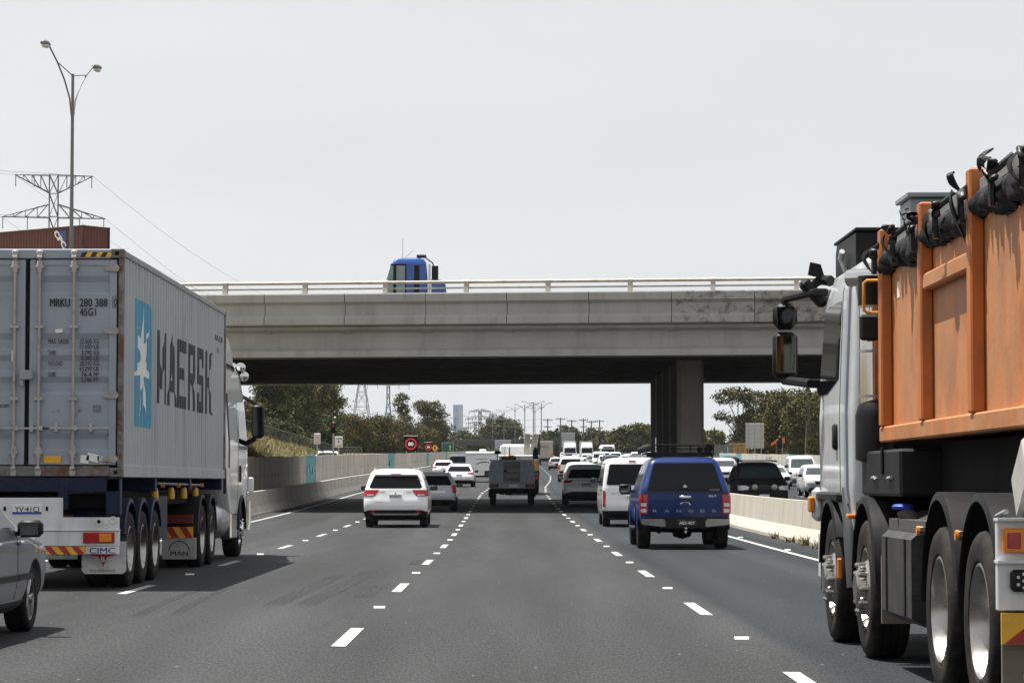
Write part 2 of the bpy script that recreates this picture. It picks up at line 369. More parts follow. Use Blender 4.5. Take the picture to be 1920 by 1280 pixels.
def wall(name, label, x, d0, d1, step, h, every, phase, side):
    t = thing(name, label, 'wall', (0, 0, 0)); d = d0; k = 0
    cop = MB()
    while d < d1:
        L_ = step if d < 420 else step * 3
        lean = .012 * ((k * 37) % 5 - 2); j = .004 * ((k * 29) % 3)
        mb = MB(); seg_prism(mb, [(-.09 + j, -.3), (.09 + j, -.3), (.09 + j, h + lean), (-.09 + j, h + lean)], d, d + L_ - .035, x)
        o = mb.build('wall_panel', TEAL if (k + phase) % every == 0 else CONC, t)
        if (k + phase) % every == 0:      # a raised pattern cast into the teal panels
            pm = MB(); dm = d + L_ * .5
            for q in range(3): pm.bb(x + xo(dm) + side * .1, x + xo(dm) + side * .125, d + .5 + q * L_ * .28, d + .5 + q * L_ * .28 + L_ * .16, zr(dm) + 1.1 + .12 * (q % 2), zr(dm) + 1.45 + .12 * (q % 2), .01)
            pm.build('cast_relief', mat('teal_relief', (.13, .38, .41), .7), o)
        if d < 330:      # the row of lifting sockets
            sm = MB()
            for q in range(4):
                dd = d + L_ * (q + .5) / 4; sm.cyl((x + xo(dd) + side * .08, dd, zr(dd) + h * .62), (x + xo(dd) + side * .1, dd, zr(dd) + h * .62), .045, n=8)
            sm.build('lifting_socket', BLACKM, o)
        d += L_; k += 1
    return t
wall('panel_wall', 'grey precast concrete panel wall with teal panels beside the left lane', -10.0, 52, 560, 6.55, 2.03, 10, 8, 1)
wall('far_panel_wall', 'pale concrete panel wall beyond the oncoming lanes', 23.2, 60, 620, 6.5, 1.9, 9, 1, -1)
strip('verge', -9.92, -9.25, .38, mat('soil', (.10, .075, .05), .95, var=.4, scale=3, bump=.4), 30, 600)['kind'] = 'structure'
def litter():
    r = random.Random(3); mb = MB(); mw = MB()
    for k in range(520):
        d = 60 + r.random() ** 1.3 * 180; x = -9.6 + r.uniform(-.3, .28) + xo(d); s = r.uniform(.03, .11)
        (mw if r.random() < .3 else mb).box((x, d, zr(d) + .39 + s * .3), (s * r.uniform(1, 2), s * r.uniform(.8, 1.8), s), 0, Matrix.Rotation(r.uniform(0, 3), 3, 'Z') @ Matrix.Rotation(r.uniform(-.5, .5), 3, 'X'))
    o = stuff(mb.build('rubble', mat('rubble', (.13, .09, .06), .9, var=.5, scale=2))); o['label'] = 'brown stones and dry rubbish along the ledge at the panel wall'; o['category'] = 'rubble'
    o = stuff(mw.build('litter', mat('litter', (.5, .5, .48), .8, var=.3, scale=2))); o['label'] = 'pale scraps of litter lying along the ledge at the panel wall'; o['category'] = 'litter'
litter()

# ------------------------------------------------------------------ the overpass
def overpass():
    t = thing('overpass_bridge', 'concrete road overpass with panelled parapet and double pipe rail crossing the freeway', 'bridge', (0, 98, 0), (0, 0, R(-7)))
    X0, X1, P = -39.72, 45.4, 3.04; D = 28.6
    prof = [(.02, 8.37), (0, 8.33), (0, 8.06), (.15, 7.95), (.17, 7.58), (0, 7.47), (-.03, 7.45), (-.03, 7.22), (.02, 7.18), (.42, 7.18), (.42, 8.37)]
    k = 0; x = X0
    while x < X1:
        dz = .004 * ((k * 7) % 3); o = MB().prism([(v + dz, z) for v, z in prof], 'x', x + .012, x + P - .012).build('parapet_panel', CONC_D if k in (15, ) else CONC_P, t)
        if k == 16: o.data.materials[0] = mat('concrete_stained', (.31, .295, .27), .9, var=.18, scale=.9, dirt=((.09, .09, .09), .9), dscale=2.4, dth=(.48, .6))
        MB().prism([(D - v, z) for v, z in prof], 'x', x + .012, x + P - .012).build('parapet_panel', CONC, t)
        x += P; k += 1
    # edge girders: web, flanges and the stiffening ribs under each joint
    for side in (0, 1):
        f = (lambda v: v) if not side else (lambda v: D - v)
        MB().prism([(f(.28), 7.16), (f(.28), 7.04), (f(.62), 6.94), (f(.62), 6.36), (f(.34), 6.24), (f(.34), 6.02), (f(1.6), 6.02), (f(1.6), 7.16)], 'x', X0 - .5, X1 + .5).build('edge_girder', CONC_P, t)
    k = 0; x = X0
    while x < X1:
        MB().prism([(.30, 7.15), (.30, 7.03), (.60, 6.9), (.66, 6.9), (.66, 7.15)], 'x', x - .16, x + .16).build('haunch', CONC_P, t); x += P
    MB().bb(X0 - .5, X1 + .5, .43, D - .43, 7.17, 7.42).build('deck', CONC_SHADE, t)
    MB().bb(X0, X1, .425, .5, 7.42, 8.34).build('parapet_core', CONC, t)
    v = 2.9
    while v < D - 2.4:      # inner girders
        MB().prism([(v - .5, 7.16), (v - .28, 6.9), (v - .2, 6.3), (v - .38, 6.16), (v - .38, 6.03), (v + .38, 6.03), (v + .38, 6.16), (v + .2, 6.3), (v + .28, 6.9), (v + .5, 7.16)], 'x', X0 - .4, X1 + .4).build('girder', CONC_SHADE, t); v += 1.9
    # rails
    RAILM = mat('rail_paint', (.42, .39, .33), .6, .2, var=.15, dirt=((.2, .12, .07), .5), dscale=4)
    for zc, r_ in ((8.77, .062), (8.55, .034)):
        for vv in (.2, D - .2):
            MB().cyl((X0, vv, zc), (X1, vv, zc), r_, n=10).build('rail', RAILM, t, smooth=40)
    pm = MB().prism([(.02, 8.36), (.2, 8.36), (.3, 8.6), (.3, 8.82), (.2, 8.86), (.1, 8.8), (.08, 8.6)], 'x', -.085, .085).mesh('rail_post', RAILM)
    x = X0 + P / 2
    while x < X1:
        link('rail_post', pm, t, (x, 0, 0)); link('rail_post', pm, t, (x, D, 0), (0, 0, math.pi)); x += P
    # pier row in the median, square to the freeway although the deck is skewed
    a = R(7); ca, sa = math.cos(a), math.sin(a)
    def loc_(X, Y): Y -= 98; return (X * ca - Y * sa, X * sa + Y * ca)
    for Y in (102.0, 107.0, 112.0, 117.0, 121.3):
        w, c, Xc = .5, .12, 6.86
        poly = [(-w + c, -w), (w - c, -w), (w, -w + c), (w, w - c), (w - c, w), (-w + c, w), (-w, w - c), (-w, -w + c)]
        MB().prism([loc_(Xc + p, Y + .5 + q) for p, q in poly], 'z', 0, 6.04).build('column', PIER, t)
    MB().prism([loc_(6.86 + p, q) for p, q in ((-.47, 102.7), (.47, 102.7), (.47, 121.6), (-.47, 121.6))], 'z', 0, 6.03).build('pier_wall', CONC_SHADE, t)
    for xx, w in ((-21.5, 3), (31, 3)):
        MB().bb(xx - w, xx + w, .7, D - .7, -.5, 6.03).build('abutment', CONC, t)
    return t
BR = overpass()
for xx0, xx1 in ((-160, -24.4), (33.6, 170)):      # approach embankments carrying the cross road
    mb = MB(); e = -1 if xx0 < 0 else 1
    o = mb.prism([(-12, .5), (0.2, 7.1), (28.4, 7.1), (40, .5)], 'x', xx0, xx1).build('embankment', GRASS_G, None, loc=(0, 98, 0)); o.rotation_euler = (0, 0, R(-7)); struct(o)
# ------------------------------------------------------------------ vehicle kit
# vehicles: x right, y forward, z up; origin on the ground under the middle of the rear end
class Shell:
    """body given by level slices: (z, rear y, front y, half width); every slice a rounded rectangle"""
    def __init__(s, rows, rc=(.25, .16), fc=(.35, .4), crown=.03, fcrown=.08):
        a = np.array(rows, float); s.z, s.a, s.b, s.w_ = a.T; s.rc, s.fc, s.crown, s.fcrown = rc, fc, crown, fcrown
    def w(s, z): return float(np.interp(z, s.z, s.w_))
    def yr(s, z): return float(np.interp(z, s.z, s.a))
    def yf(s, z): return float(np.interp(z, s.z, s.b))
    def rear(s, x, z):
        w = s.w(z); rx = min(s.rc[0], w * .6); e = max(0, min(1, (abs(x) - (w - rx)) / rx))
        return s.yr(z) + s.crown * min(1, abs(x) / w) ** 2 + s.rc[1] * (1 - math.sqrt(1 - e * e))
    def front(s, x, z):
        w = s.w(z); rx = min(s.fc[0], w * .6); e = max(0, min(1, (abs(x) - (w - rx)) / rx))
        return s.yf(z) - s.fcrown * min(1, abs(x) / w) ** 2 - s.fc[1] * (1 - math.sqrt(1 - e * e))
    def outline(s, z, n=1):
        w = s.w(z); P = []
        def arc(fn, rx, sgn_order):
            xs = []
            rx = min(rx, w * .6); flat = w - rx
            k = 4 * n
            for i in range(-k, k + 1): xs.append(flat * i / k)
            c = 5 * n
            ex = [flat + rx * math.sin(math.pi / 2 * i / c) for i in range(1, c + 1)]
            xs = [-e for e in ex[::-1]] + xs + ex
            return xs
        xr = arc(s.rear, s.rc[0], 1); P += [(x, s.rear(x, z), z) for x in xr]
        y0, y1 = s.rear(w, z), s.front(w, z); m = 8 * n
        P += [(w, y0 + (y1 - y0) * i / m, z) for i in range(1, m)]
        xf = arc(s.front, s.fc[0], 1)[::-1]; P += [(x, s.front(x, z), z) for x in xf]
        P += [(-w, y1 + (y0 - y1) * i / m, z) for i in range(1, m)]
        return P
    def body(s, name, m, parent, n=1, dz=.06, arches=(), smooth=38):
        zs = []
        for i in range(len(s.z) - 1):
            k = max(1, int(round((s.z[i + 1] - s.z[i]) / dz))); zs += list(np.linspace(s.z[i], s.z[i + 1], k + 1)[:-1])
        zs.append(s.z[-1]); rows = [s.outline(z, n) for z in zs]
        mb = MB().grid(rows, True); c = len(rows[0]); k = len(rows)
        mb.f.append(tuple(range(c))[::-1]); mb.f.append(tuple((k - 1) * c + i for i in range(c)))
        me = mb.mesh(name, m)
        if arches:
            ob = link(name, me)
            cut = MB()
            for y, z, r_, xi in arches:
                for sd in (-1, 1): cut.cyl((sd * xi, y, z), (sd * 2, y, z), r_, n=36)
            co = link('cut', cut.mesh('cut', BLACKM))
            md = ob.modifiers.new('b', 'BOOLEAN'); md.operation = 'DIFFERENCE'; md.object = co; md.solver = 'EXACT'
            dg = bpy.context.evaluated_depsgraph_get(); me = bpy.data.meshes.new_from_object(ob.evaluated_get(dg))
            bpy.data.objects.remove(ob); bpy.data.objects.remove(co)
        me.polygons.foreach_set('use_smooth', [True] * len(me.polygons)); me.set_sharp_from_angle(angle=R(smooth))
        return link(name, me, parent)
    def patch(s, name, face, rows, m, parent, off=.006, thick=.03, na=8, dz=.05, smooth=30):
        if face in ('rear', 'front') and abs(rows[0][2] - rows[0][1]) > .3: na = 26
        """a panel that follows the body: rows of (z, a0, a1), a = x on 'rear'/'front', y on 'left'/'right'"""
        rr = []
        for (z0, a0, a1), (z1, b0, b1) in zip(rows[:-1], rows[1:]):
            k = max(1, int(round(abs(z1 - z0) / dz)))
            for i in range(k): t = i / k; rr.append((z0 + (z1 - z0) * t, a0 + (b0 - a0) * t, a1 + (b1 - a1) * t))
        rr.append(rows[-1])
        def P(a, z, o):
            if face == 'rear':
                w = s.w(z) + .001; x = max(-w, min(w, a)); return (x * (1 + (o / w if abs(x) > w * .8 else 0)), s.rear(x, z) - o, z)
            if face == 'front':
                w = s.w(z) + .001; x = max(-w, min(w, a)); return (x * (1 + (o / w if abs(x) > w * .8 else 0)), s.front(x, z) + o, z)
            sd = 1 if face == 'right' else -1; return (sd * (s.w(z) + o), a, z)
        out = [[P(a0 + (a1 - a0) * i / na, z, off) for i in range(na + 1)] for z, a0, a1 in rr]
        inn = [[P(a0 + (a1 - a0) * i / na, z, off - thick) for i in range(na + 1)] for z, a0, a1 in rr]
        mb = MB().grid(out)
        ring = lambda g: g[0] + [r_[-1] for r_ in g[1:]] + g[-1][-2::-1] + [r_[0] for r_ in g[-2:0:-1]]
        mb.grid([ring(out), ring(inn)], True)
        return mb.build(name, m, parent, smooth=smooth)
_wc = {}
def wheel(parent, c, r, wd, rim_r, side, style='spoke', rim_mat=None, n=28, name='wheel'):
    """side: +1 outer face to +x. tyre mesh with a rim child"""
    key = (round(r, 3), round(wd, 3), round(rim_r, 3), style, rim_mat.name if rim_mat else '', n)
    if key not in _wc:
        h = wd / 2; sh = r * .05
        prof = [(rim_r, -h * .8), (rim_r * 1.04, -h * .92), ((r + rim_r) / 2, -h), (r - sh * 1.4, -h * .93), (r - sh * .3, -h * .78), (r, -h * .6)]
        g = r * .018
        for q in (-.36, 0, .36): prof += [(r, h * (q - .06)), (r - g, h * (q - .05)), (r - g, h * (q + .05)), (r, h * (q + .06))]
        prof += [(r, h * .6), (r - sh * .3, h * .78), (r - sh * 1.4, h * .93), ((r + rim_r) / 2, h), (rim_r * 1.04, h * .92), (rim_r, h * .8)]
        ty = MB().lathe(prof, n).mesh('wheel', RUBBER, 40)
        mb = MB(); R_ = rim_r * 1.0
        if style == 'spoke':
            mb.lathe([(R_, h * .82), (R_ * .93, h * .8), (R_ * .9, h * .3), (R_ * .9, -h * .7)], n)
            mb.lathe([(R_ * .26, h * .52), (R_ * .24, h * .62), (0, h * .64)], 12); mb.lathe([(R_ * .9, -h * .1), (0, -h * .1)], 16)
            for k in range(5):
                a = 2 * math.pi * k / 5
                for da in (-.16, .16):
                    p0 = Vector((h * .56, R_ * .2 * math.cos(a), R_ * .2 * math.sin(a))); p1 = Vector((h * .66, R_ * .92 * math.cos(a + da), R_ * .92 * math.sin(a + da)))
                    mb.tube([p0, p1], [R_ * .085, R_ * .06], 5)
        elif style == 'cap':
            mb.lathe([(R_, h * .84), (R_ * .9, h * .86), (R_ * .75, h * .95), (R_ * .3, h * 1.0), (0, h * .98)], n)
        elif style == 'steer':     # convex truck front rim: hub stands out, nuts on a ring
            mb.lathe([(R_, h * .86), (R_ * .94, h * .9), (R_ * .9, h * .6), (R_ * .8, h * .5), (R_ * .62, h * .95), (R_ * .5, h * 1.0)], n)
            mb.lathe([(R_ * .5, h * .95), (R_ * .46, h * 1.25), (R_ * .36, h * 1.4), (0, h * 1.42)], 18)
            for k in range(10):
                a = 2 * math.pi * k / 10; y, z = R_ * .58 * math.cos(a), R_ * .58 * math.sin(a)
                mb.tube([(h * .9, y, z), (h * 1.28, y, z), (h * 1.36, y, z)], [R_ * .075, R_ * .07, R_ * .035], 8)
        else:                      # deep dished truck rim
            mb.lathe([(R_, h * .86), (R_ * .95, h * .9), (R_ * .9, h * .7), (R_ * .86, -h * .55), (R_ * .7, -h * .75), (R_ * .42, -h * .6), (R_ * .38, h * .1), (R_ * .26, h * .3), (0, h * .32)], n)
            for k in range(10):
                a = 2 * math.pi * k / 10; y, z = R_ * .56 * math.cos(a), R_ * .56 * math.sin(a)
                mb.tube([(-h * .72, y, z), (-h * .35, y, z)], R_ * .045, 6)
        _wc[key] = (ty, mb.mesh('rim', rim_mat or ALLOY, 35))
    ty, ri = _wc[key]
    o = link(name, ty, parent, c, (0, 0, 0) if side > 0 else (0, 0, math.pi)); link('rim', ri, o)
    return o
def axle_pair(parent, y, xout, r, wd, rim, style='spoke', rim_mat=None, n=28, dual=False):
    for sd in (-1, 1):
        wheel(parent, (sd * (xout - wd / 2), y, r), r, wd, rim, sd, style, rim_mat, n)
        if dual: wheel(parent, (sd * (xout - wd * 1.58), y, r), r, wd, rim, sd, 'dish', rim_mat, max(16, n - 10))
def plate(parent, y, x, z, s, w=.372, h=.134, dark=False, face=-1, name='number_plate'):
    o = MB().box((0, 0, 0), (w, .012, h), .004).build(name, PLATE_B if dark else PLATE_W, parent, loc=(x, y, z))
    if s: text(s, h * .52, INKW if dark else INK, o, (0, face * .0085, -h * .26), w=w * .82, align='CENTER', bold=.012, rot=(math.pi / 2, 0, 0 if face < 0 else math.pi))
    return o
def mirror(parent, x, y, z, sd, m=BLACK, w=.22, h=.15, facing=-1):
    o = MB().box((x + sd * (w / 2 + .06), y, z), (w, .12, h), .035).box((x + sd * .05, y + .01, z - h * .25), (.14, .06, .05), .015).build('door_mirror', m, parent, smooth=50)
    MB().bb(x + sd * .09, x + sd * (w + .03), y + facing * .064, y + facing * .058, z - h * .38, z + h * .38, .001).build('mirror_glass', mat('mirror', (.12, .125, .13), .03, 1, var=.02), o)
    return o
TYPES = {   # (z/H, rear y, front offset from L, half width / (W/2))
 'suv': [(.13, .34, .42, .78), (.18, .12, .18, .93), (.27, .03, .04, .985), (.36, 0, 0, 1), (.45, .02, .02, 1), (.535, .07, .09, 1), (.58, .09, .25, .99), (.625, .11, .75, .98), (.65, .12, 1.15, .965), (.77, .24, 1.55, .90), (.88, .37, 1.92, .825), (.94, .43, 2.1, .775), (.972, .5, 2.3, .70), (.992, .75, 2.6, .55), (1, 1.15, 2.9, .34)],
 'hatch': [(.13, .36, .4, .78), (.19, .12, .16, .93), (.28, .03, .03, .985), (.38, 0, 0, 1), (.46, .02, .03, 1), (.54, .1, .12, 1), (.60, .14, .5, .985), (.645, .17, .95, .965), (.665, .19, 1.08, .955), (.78, .4, 1.5, .875), (.88, .62, 1.85, .80), (.94, .72, 2.1, .745), (.972, .8, 2.3, .67), (.992, 1.05, 2.6, .5), (1, 1.4, 2.8, .32)],
 'sedan': [(.13, .36, .4, .78), (.19, .1, .16, .93), (.28, .02, .03, .985), (.38, 0, 0, 1), (.46, .01, .03, 1), (.56, .05, .12, 1), (.62, .1, .5, .985), (.655, .3, .95, .965), (.68, .62, 1.08, .945), (.78, 1.0, 1.5, .86), (.88, 1.32, 1.85, .78), (.94, 1.5, 2.1, .73), (.972, 1.62, 2.3, .66), (.992, 1.85, 2.6, .5), (1, 2.1, 2.8, .32)],
 'van': [(.12, .3, .36, .82), (.17, .1, .16, .95), (.24, .02, .05, .99), (.31, 0, 0, 1), (.40, .02, .03, 1), (.48, .03, .1, 1), (.54, .04, .32, 1), (.58, .05, .5, .99), (.72, .09, .92, .955), (.86, .15, 1.28, .91), (.925, .19, 1.45, .875), (.96, .24, 1.6, .82), (.985, .34, 1.8, .70), (1, .7, 2.2, .4)],
}
def make_car(name, label, cat, typ, L, Wd, H, pm, loc, rot=(0, 0, 0), group=None, detail=1, wr=.33, wheel_style='spoke', tail=None, plate_txt='', plate_dark=False,
             glass=None, bumper=BLACK, extras=None, lamp='wide', arches=False, plate_z=None, front_lamp=True, wheelbase=None, boot_text=None, mirror_m=BLACK):
    t = thing(name, label, cat, loc, rot, group); hw = Wd / 2
    sh = Shell([(z * H, a, L - b, w * hw) for z, a, b, w in TYPES[typ]], rc=(.26, .15) if typ != 'van' else (.2, .1), fc=(.4, .38) if typ != 'van' else (.3, .25))
    y1 = .92 if typ != 'van' else 1.05; y0 = L - (.92 if typ != 'van' else 1.1)
    ar = [(y, wr, wr + .055, hw - .34) for y in (y1, y0)] if arches else ()
    low = detail < 1
    sh.body('body', pm, t, 1, .06 if not low else .16, ar)
    g = glass or GLASS; z = lambda f: f * H
    gz0, gz1 = (.665, .885) if typ != 'van' else (.585, .91)
    # glass
    rz0, rz1 = {'suv': (.665, .875), 'hatch': (.665, .885), 'sedan': (.70, .9), 'van': (.60, .9)}[typ]
    k0, k1 = (.86, .84) if typ != 'van' else (.88, .86)
    sh.patch('rear_window', 'rear', [(z(rz0), -k0 * sh.w(z(rz0)) * .93, k0 * sh.w(z(rz0)) * .93), (z(rz0) + .04, -k0 * sh.w(z(rz0)), k0 * sh.w(z(rz0))), (z(rz1) - .03, -k1 * sh.w(z(rz1)), k1 * sh.w(z(rz1))), (z(rz1), -k1 * sh.w(z(rz1)) * .95, k1 * sh.w(z(rz1)) * .95)], g, t, .004)
    fz0, fz1 = {'van': (.6, .9)}.get(typ, (.685, .9))
    sh.patch('windscreen', 'front', [(z(fz0), -.92 * sh.w(z(fz0)), .92 * sh.w(z(fz0))), (z(fz1), -.86 * sh.w(z(fz1)), .86 * sh.w(z(fz1)))], GLASS_L if not low else GLASS, t, .004)
    for fc in ('left', 'right'):
        a0, a1 = sh.yr(z(gz0)) + .42, sh.yf(z(gz0)) - .55; b0, b1 = sh.yr(z(gz1)) + .38, sh.yf(z(gz1)) - .42
        m0, m1 = (a0 * .47 + a1 * .53), (b0 * .47 + b1 * .53)
        sh.patch('side_window', fc, [(z(gz0), a0, m0 - .05), (z(gz1), b0, m1 - .05)], g, t, .003)
        sh.patch('side_window', fc, [(z(gz0), m0 + .05, a1), (z(gz1), m1 + .05, b1)], g, t, .003)
    # tail lamps
    w5 = sh.w(z(.55))
    if typ == 'van':
        for sd in (-1, 1): sh.patch('tail_lamp', 'rear', [(z(.29), sd * .985 * hw, sd * .90 * hw), (z(.49), sd * .985 * hw, sd * .885 * hw), (z(.525), sd * .98 * hw, sd * .93 * hw)], RED, t, .012)
    else:
        for sd in (-1, 1):
            if lamp == 'wide': rows = [(z(.535), sd * w5, sd * w5 * .66), (z(.6), sd * w5, sd * w5 * .56), (z(.64), sd * w5 * .98, sd * w5 * .52)]
            elif lamp == 'slim': rows = [(z(.555), sd * w5, sd * w5 * .74), (z(.59), sd * w5, sd * w5 * .6), (z(.615), sd * w5 * .99, sd * w5 * .58)]
            else: rows = [(z(.47), sd * w5, sd * w5 * .86), (z(.6), sd * w5, sd * w5 * .82), (z(.655), sd * w5 * .97, sd * w5 * .80)]
            o = sh.patch('tail_lamp', 'rear', rows, RED, t, .014)
            if not low and lamp == 'wide':
                sh.patch('reversing_lens', 'rear', [(z(.548), sd * w5 * .88, sd * w5 * .70), (z(.565), sd * w5 * .88, sd * w5 * .67)], LENS, o, .018, .01)
    # bumper, plate
    sh.patch('rear_bumper', 'rear', [(z(.14), -hw * .88, hw * .88), (z(.19), -hw * .96, hw * .96), (z(.27), -hw * .97, hw * .97), (z(.30), -hw * .8, hw * .8)] if typ != 'van' else [(z(.125), -hw * .9, hw * .9), (z(.16), -hw * .97, hw * .97), (z(.235), -hw * .98, hw * .98)], bumper, t, .025, .06)
    pz = plate_z if plate_z else z(.50 if typ != 'sedan' else .46)
    plate(t, sh.rear(0, pz) - .02, 0, pz, plate_txt, dark=plate_dark)
    if front_lamp:
        for sd in (-1, 1):
            sh.patch('headlamp', 'front', [(z(.44), sd * hw * .97, sd * hw * .62), (z(.5), sd * hw * .98, sd * hw * .58), (z(.53), sd * hw * .97, sd * hw * .7)] if typ != 'van' else [(z(.34), sd * hw * .96, sd * hw * .62), (z(.43), sd * hw * .97, sd * hw * .66)], LENS, t, .012)
        sh.patch('grille', 'front', [(z(.40), -hw * .5, hw * .5), (z(.5), -hw * .54, hw * .54)] if typ != 'van' else [(z(.33), -hw * .55, hw * .55), (z(.4), -hw * .58, hw * .58)], BLACK, t, .012)
        sh.patch('front_bumper', 'front', [(z(.16), -hw * .8, hw * .8), (z(.24), -hw * .86, hw * .86), (z(.3), -hw * .7, hw * .7)], BLACK, t, .014)
        plate(t, sh.front(0, z(.33)) + .022, 0, z(.33), '', face=1)
    # wheels, mirrors, underbody
    n = 28 if not low else 16
    for y in (y1, y0): axle_pair(t, y, hw + .004 - (.03 if arches else 0), wr, .215, wr * .66, wheel_style, None, n)
    MB().bb(-hw * .72, hw * .72, .35, L - .4, .17 + .03, z(.16)).build('underbody', BLACKM, t)
    for sd in (-1, 1): mirror(t, sd * sh.w(z(.68)) * .98, sh.yf(z(.68)) - .55, z(.66), sd, mirror_m)
    if extras: extras(t, sh, z, hw)
    return t, sh
def on_road(d, x, heading=1, L=0):
    """placement for a car whose rear (heading 1) or front (heading -1) stands at distance d"""
    yaw = -math.atan((xo(d + 3) - xo(d - 3)) / 6)
    if heading > 0: return (x, d, zr(d)), (math.atan(slope(d + 2)), 0, yaw)
    return (x, d + L, zr(d + L)), (-math.atan(slope(d + 2)), 0, math.pi + yaw)
SILVER = paint('silver', (.14, .15, .165), .2); GREY = paint('dark_grey', (.11, .12, .135), .25); BLACKP = paint('black', (.012, .012, .014), .3)
BLUE = paint('deep_blue', (.003, .019, .105), .05); SILVERB = paint('silver_blue', (.62, .66, .72), .1)

# --- white SUV with red wide lamps
def ex_white(t, sh, z, hw):
    for sd in (-1, 1):
        MB().tube([(sd * .60, .62, 1.60), (sd * .63, .8, 1.66), (sd * .645, 2.2, 1.665), (sd * .6, 2.5, 1.6)], .02, 6).build('roof_rail', mat('satin', (.5, .5, .5), .3, .8), t, smooth=40)
        sh.patch('bumper_reflector', 'rear', [(.40, sd * .70, sd * .60), (.49, sd * .70, sd * .58)], RED, t, .04)
        sh.patch('lamp_chrome', 'rear', [(1.0, sd * .44, sd * .34), (1.03, sd * .45, sd * .28)], CHROME, t, .012)
    sh.patch('skid_strip', 'rear', [(.355, -.62, .62), (.405, -.66, .66)], CHROME, t, .045)
    sh.patch('lower_bumper', 'rear', [(.5, -.62, .62), (.44, -.8, .8), (.36, -.82, .82)], BLACK, t, .03)
    o = sh.patch('tailgate', 'rear', [(.62, -.56, .56), (.66, -.60, .60), (.85, -.63, .63), (.99, -.63, .63)], WHITE, t, .008, .012)
    sh.patch('rear_spoiler', 'rear', [(1.49, -.6, .6), (1.55, -.58, .58)], WHITE, t, .09, .14)
    sh.patch('high_brake_lamp', 'rear', [(1.49, -.14, .14), (1.515, -.14, .14)], RED, t, .095)
    MB().tube([(.0, .24, 1.16), (-.02, .27, 1.13), (-.25, .3, 1.15)], .012, 5).build('wiper', BLACK, t)
    MB().prism([(0, 1.0), (.03, .955), (.0, .93), (-.03, .955)], 'y', .045, .06).build('badge', CHROME, t)
    text('OUTLANDER', .03, CHROME, t, (-.56, sh.rear(-.45, .72) - .012, .70), w=.26, bold=.02)
loc, rot = on_road(74.8, -3.27)
make_car('sport_utility_vehicle', 'white sport utility vehicle with wide red tail lamps and grey roof rails', 'car', 'suv', 4.65, 1.8, 1.66, WHITE, loc, rot, 'cars heading away on the freeway', wr=.345, plate_txt='S938·BUD', extras=ex_white, arches=True, plate_z=.88)

# --- dark silver wagon in the bridge shadow
def ex_wagon(t, sh, z, hw):
    for sd in (-1, 1): MB().tube([(sd * .56, .85, 1.41), (sd * .575, 1.0, 1.45), (sd * .575, 2.6, 1.45)], .018, 6).build('roof_rail', BLACK, t)
    sh.patch('roof_spoiler', 'rear', [(1.29, -.58, .58), (1.335, -.55, .55)], BLACK, t, .1, .14)
    sh.patch('tailgate_trim', 'rear', [(.72, -.5, .5), (.75, -.5, .5)], CHROME, t, .012)
    MB().tube([(0, .3, 1.0), (-.02, .27, .95), (-.1, .3, 1.06)], .012, 5).build('wiper', BLACK, t)
loc, rot = on_road(100, -3.0)
make_car('wagon', 'dark silver wagon with black spoiler in the shade beside the white sport utility vehicle', 'car', 'hatch', 4.6, 1.78, 1.47, paint('gunmetal', (.31, .33, .36)), loc, rot, 'cars heading away on the freeway', lamp='tall', plate_txt='', extras=ex_wagon)
# --- white hatchback
loc, rot = on_road(166, -3.3)
make_car('hatchback', 'white hatchback with slim dark red lamps just behind the caravan', 'car', 'hatch', 4.45, 1.8, 1.46, WHITE, loc, rot, 'cars heading away on the freeway', lamp='slim', plate_txt='')
loc, rot = on_road(222, -5.75)
make_car('hatchback', 'white hatchback in the left lane behind the dark four wheel drive', 'car', 'hatch', 4.4, 1.8, 1.47, WHITE, loc, rot, 'cars heading away on the freeway', lamp='slim', detail=0)
loc, rot = on_road(258, -5.25)
make_car('four_wheel_drive', 'dark boxy four wheel drive beside the white caravan', 'car', 'van', 4.6, 1.85, 1.85, GREY, loc, rot, 'cars heading away on the freeway', detail=0)
# --- right-hand lane: silver SUV, white SUVs ahead of it
def ex_cx(t, sh, z, hw):
    sh.patch('lower_bumper', 'rear', [(.3, -.86, .86), (.52, -.86, .86), (.58, -.6, .6)], BLACK, t, .02)
    sh.patch('roof_spoiler', 'rear', [(1.52, -.62, .62), (1.6, -.58, .58)], SILVERB, t, .1, .16)
    sh.patch('chrome_strip', 'rear', [(1.045, -.5, .5), (1.06, -.5, .5)], CHROME, t, .014)
    sh.patch('tailgate', 'rear', [(.68, -.55, .55), (.74, -.62, .62), (.98, -.6, .6)], SILVERB, t, .009, .012)
loc, rot = on_road(111, 3.1)
make_car('sport_utility_vehicle', 'silver sport utility vehicle with slim lamps and black number plate ahead of the white van', 'car', 'suv', 4.95, 1.86, 1.72, SILVERB, loc, rot, 'cars heading away on the freeway', lamp='slim', plate_dark=True, plate_txt='AUG·4', extras=ex_cx, wr=.36)
loc, rot = on_road(145, 3.72)
make_car('sport_utility_vehicle', 'rounded white sport utility vehicle ahead of the silver one in the right lane', 'car', 'suv', 4.6, 1.84, 1.66, WHITE, loc, rot, 'cars heading away on the freeway', lamp='tall', wr=.35)
loc, rot = on_road(192, 4.25)
make_car('four_wheel_drive', 'tall cream and dark four wheel drive leading the white cars in the right lane', 'car', 'suv', 4.8, 1.88, 1.88, paint('cream', (.5, .49, .45)), loc, rot, 'cars heading away on the freeway', lamp='tall', wr=.39, detail=0)

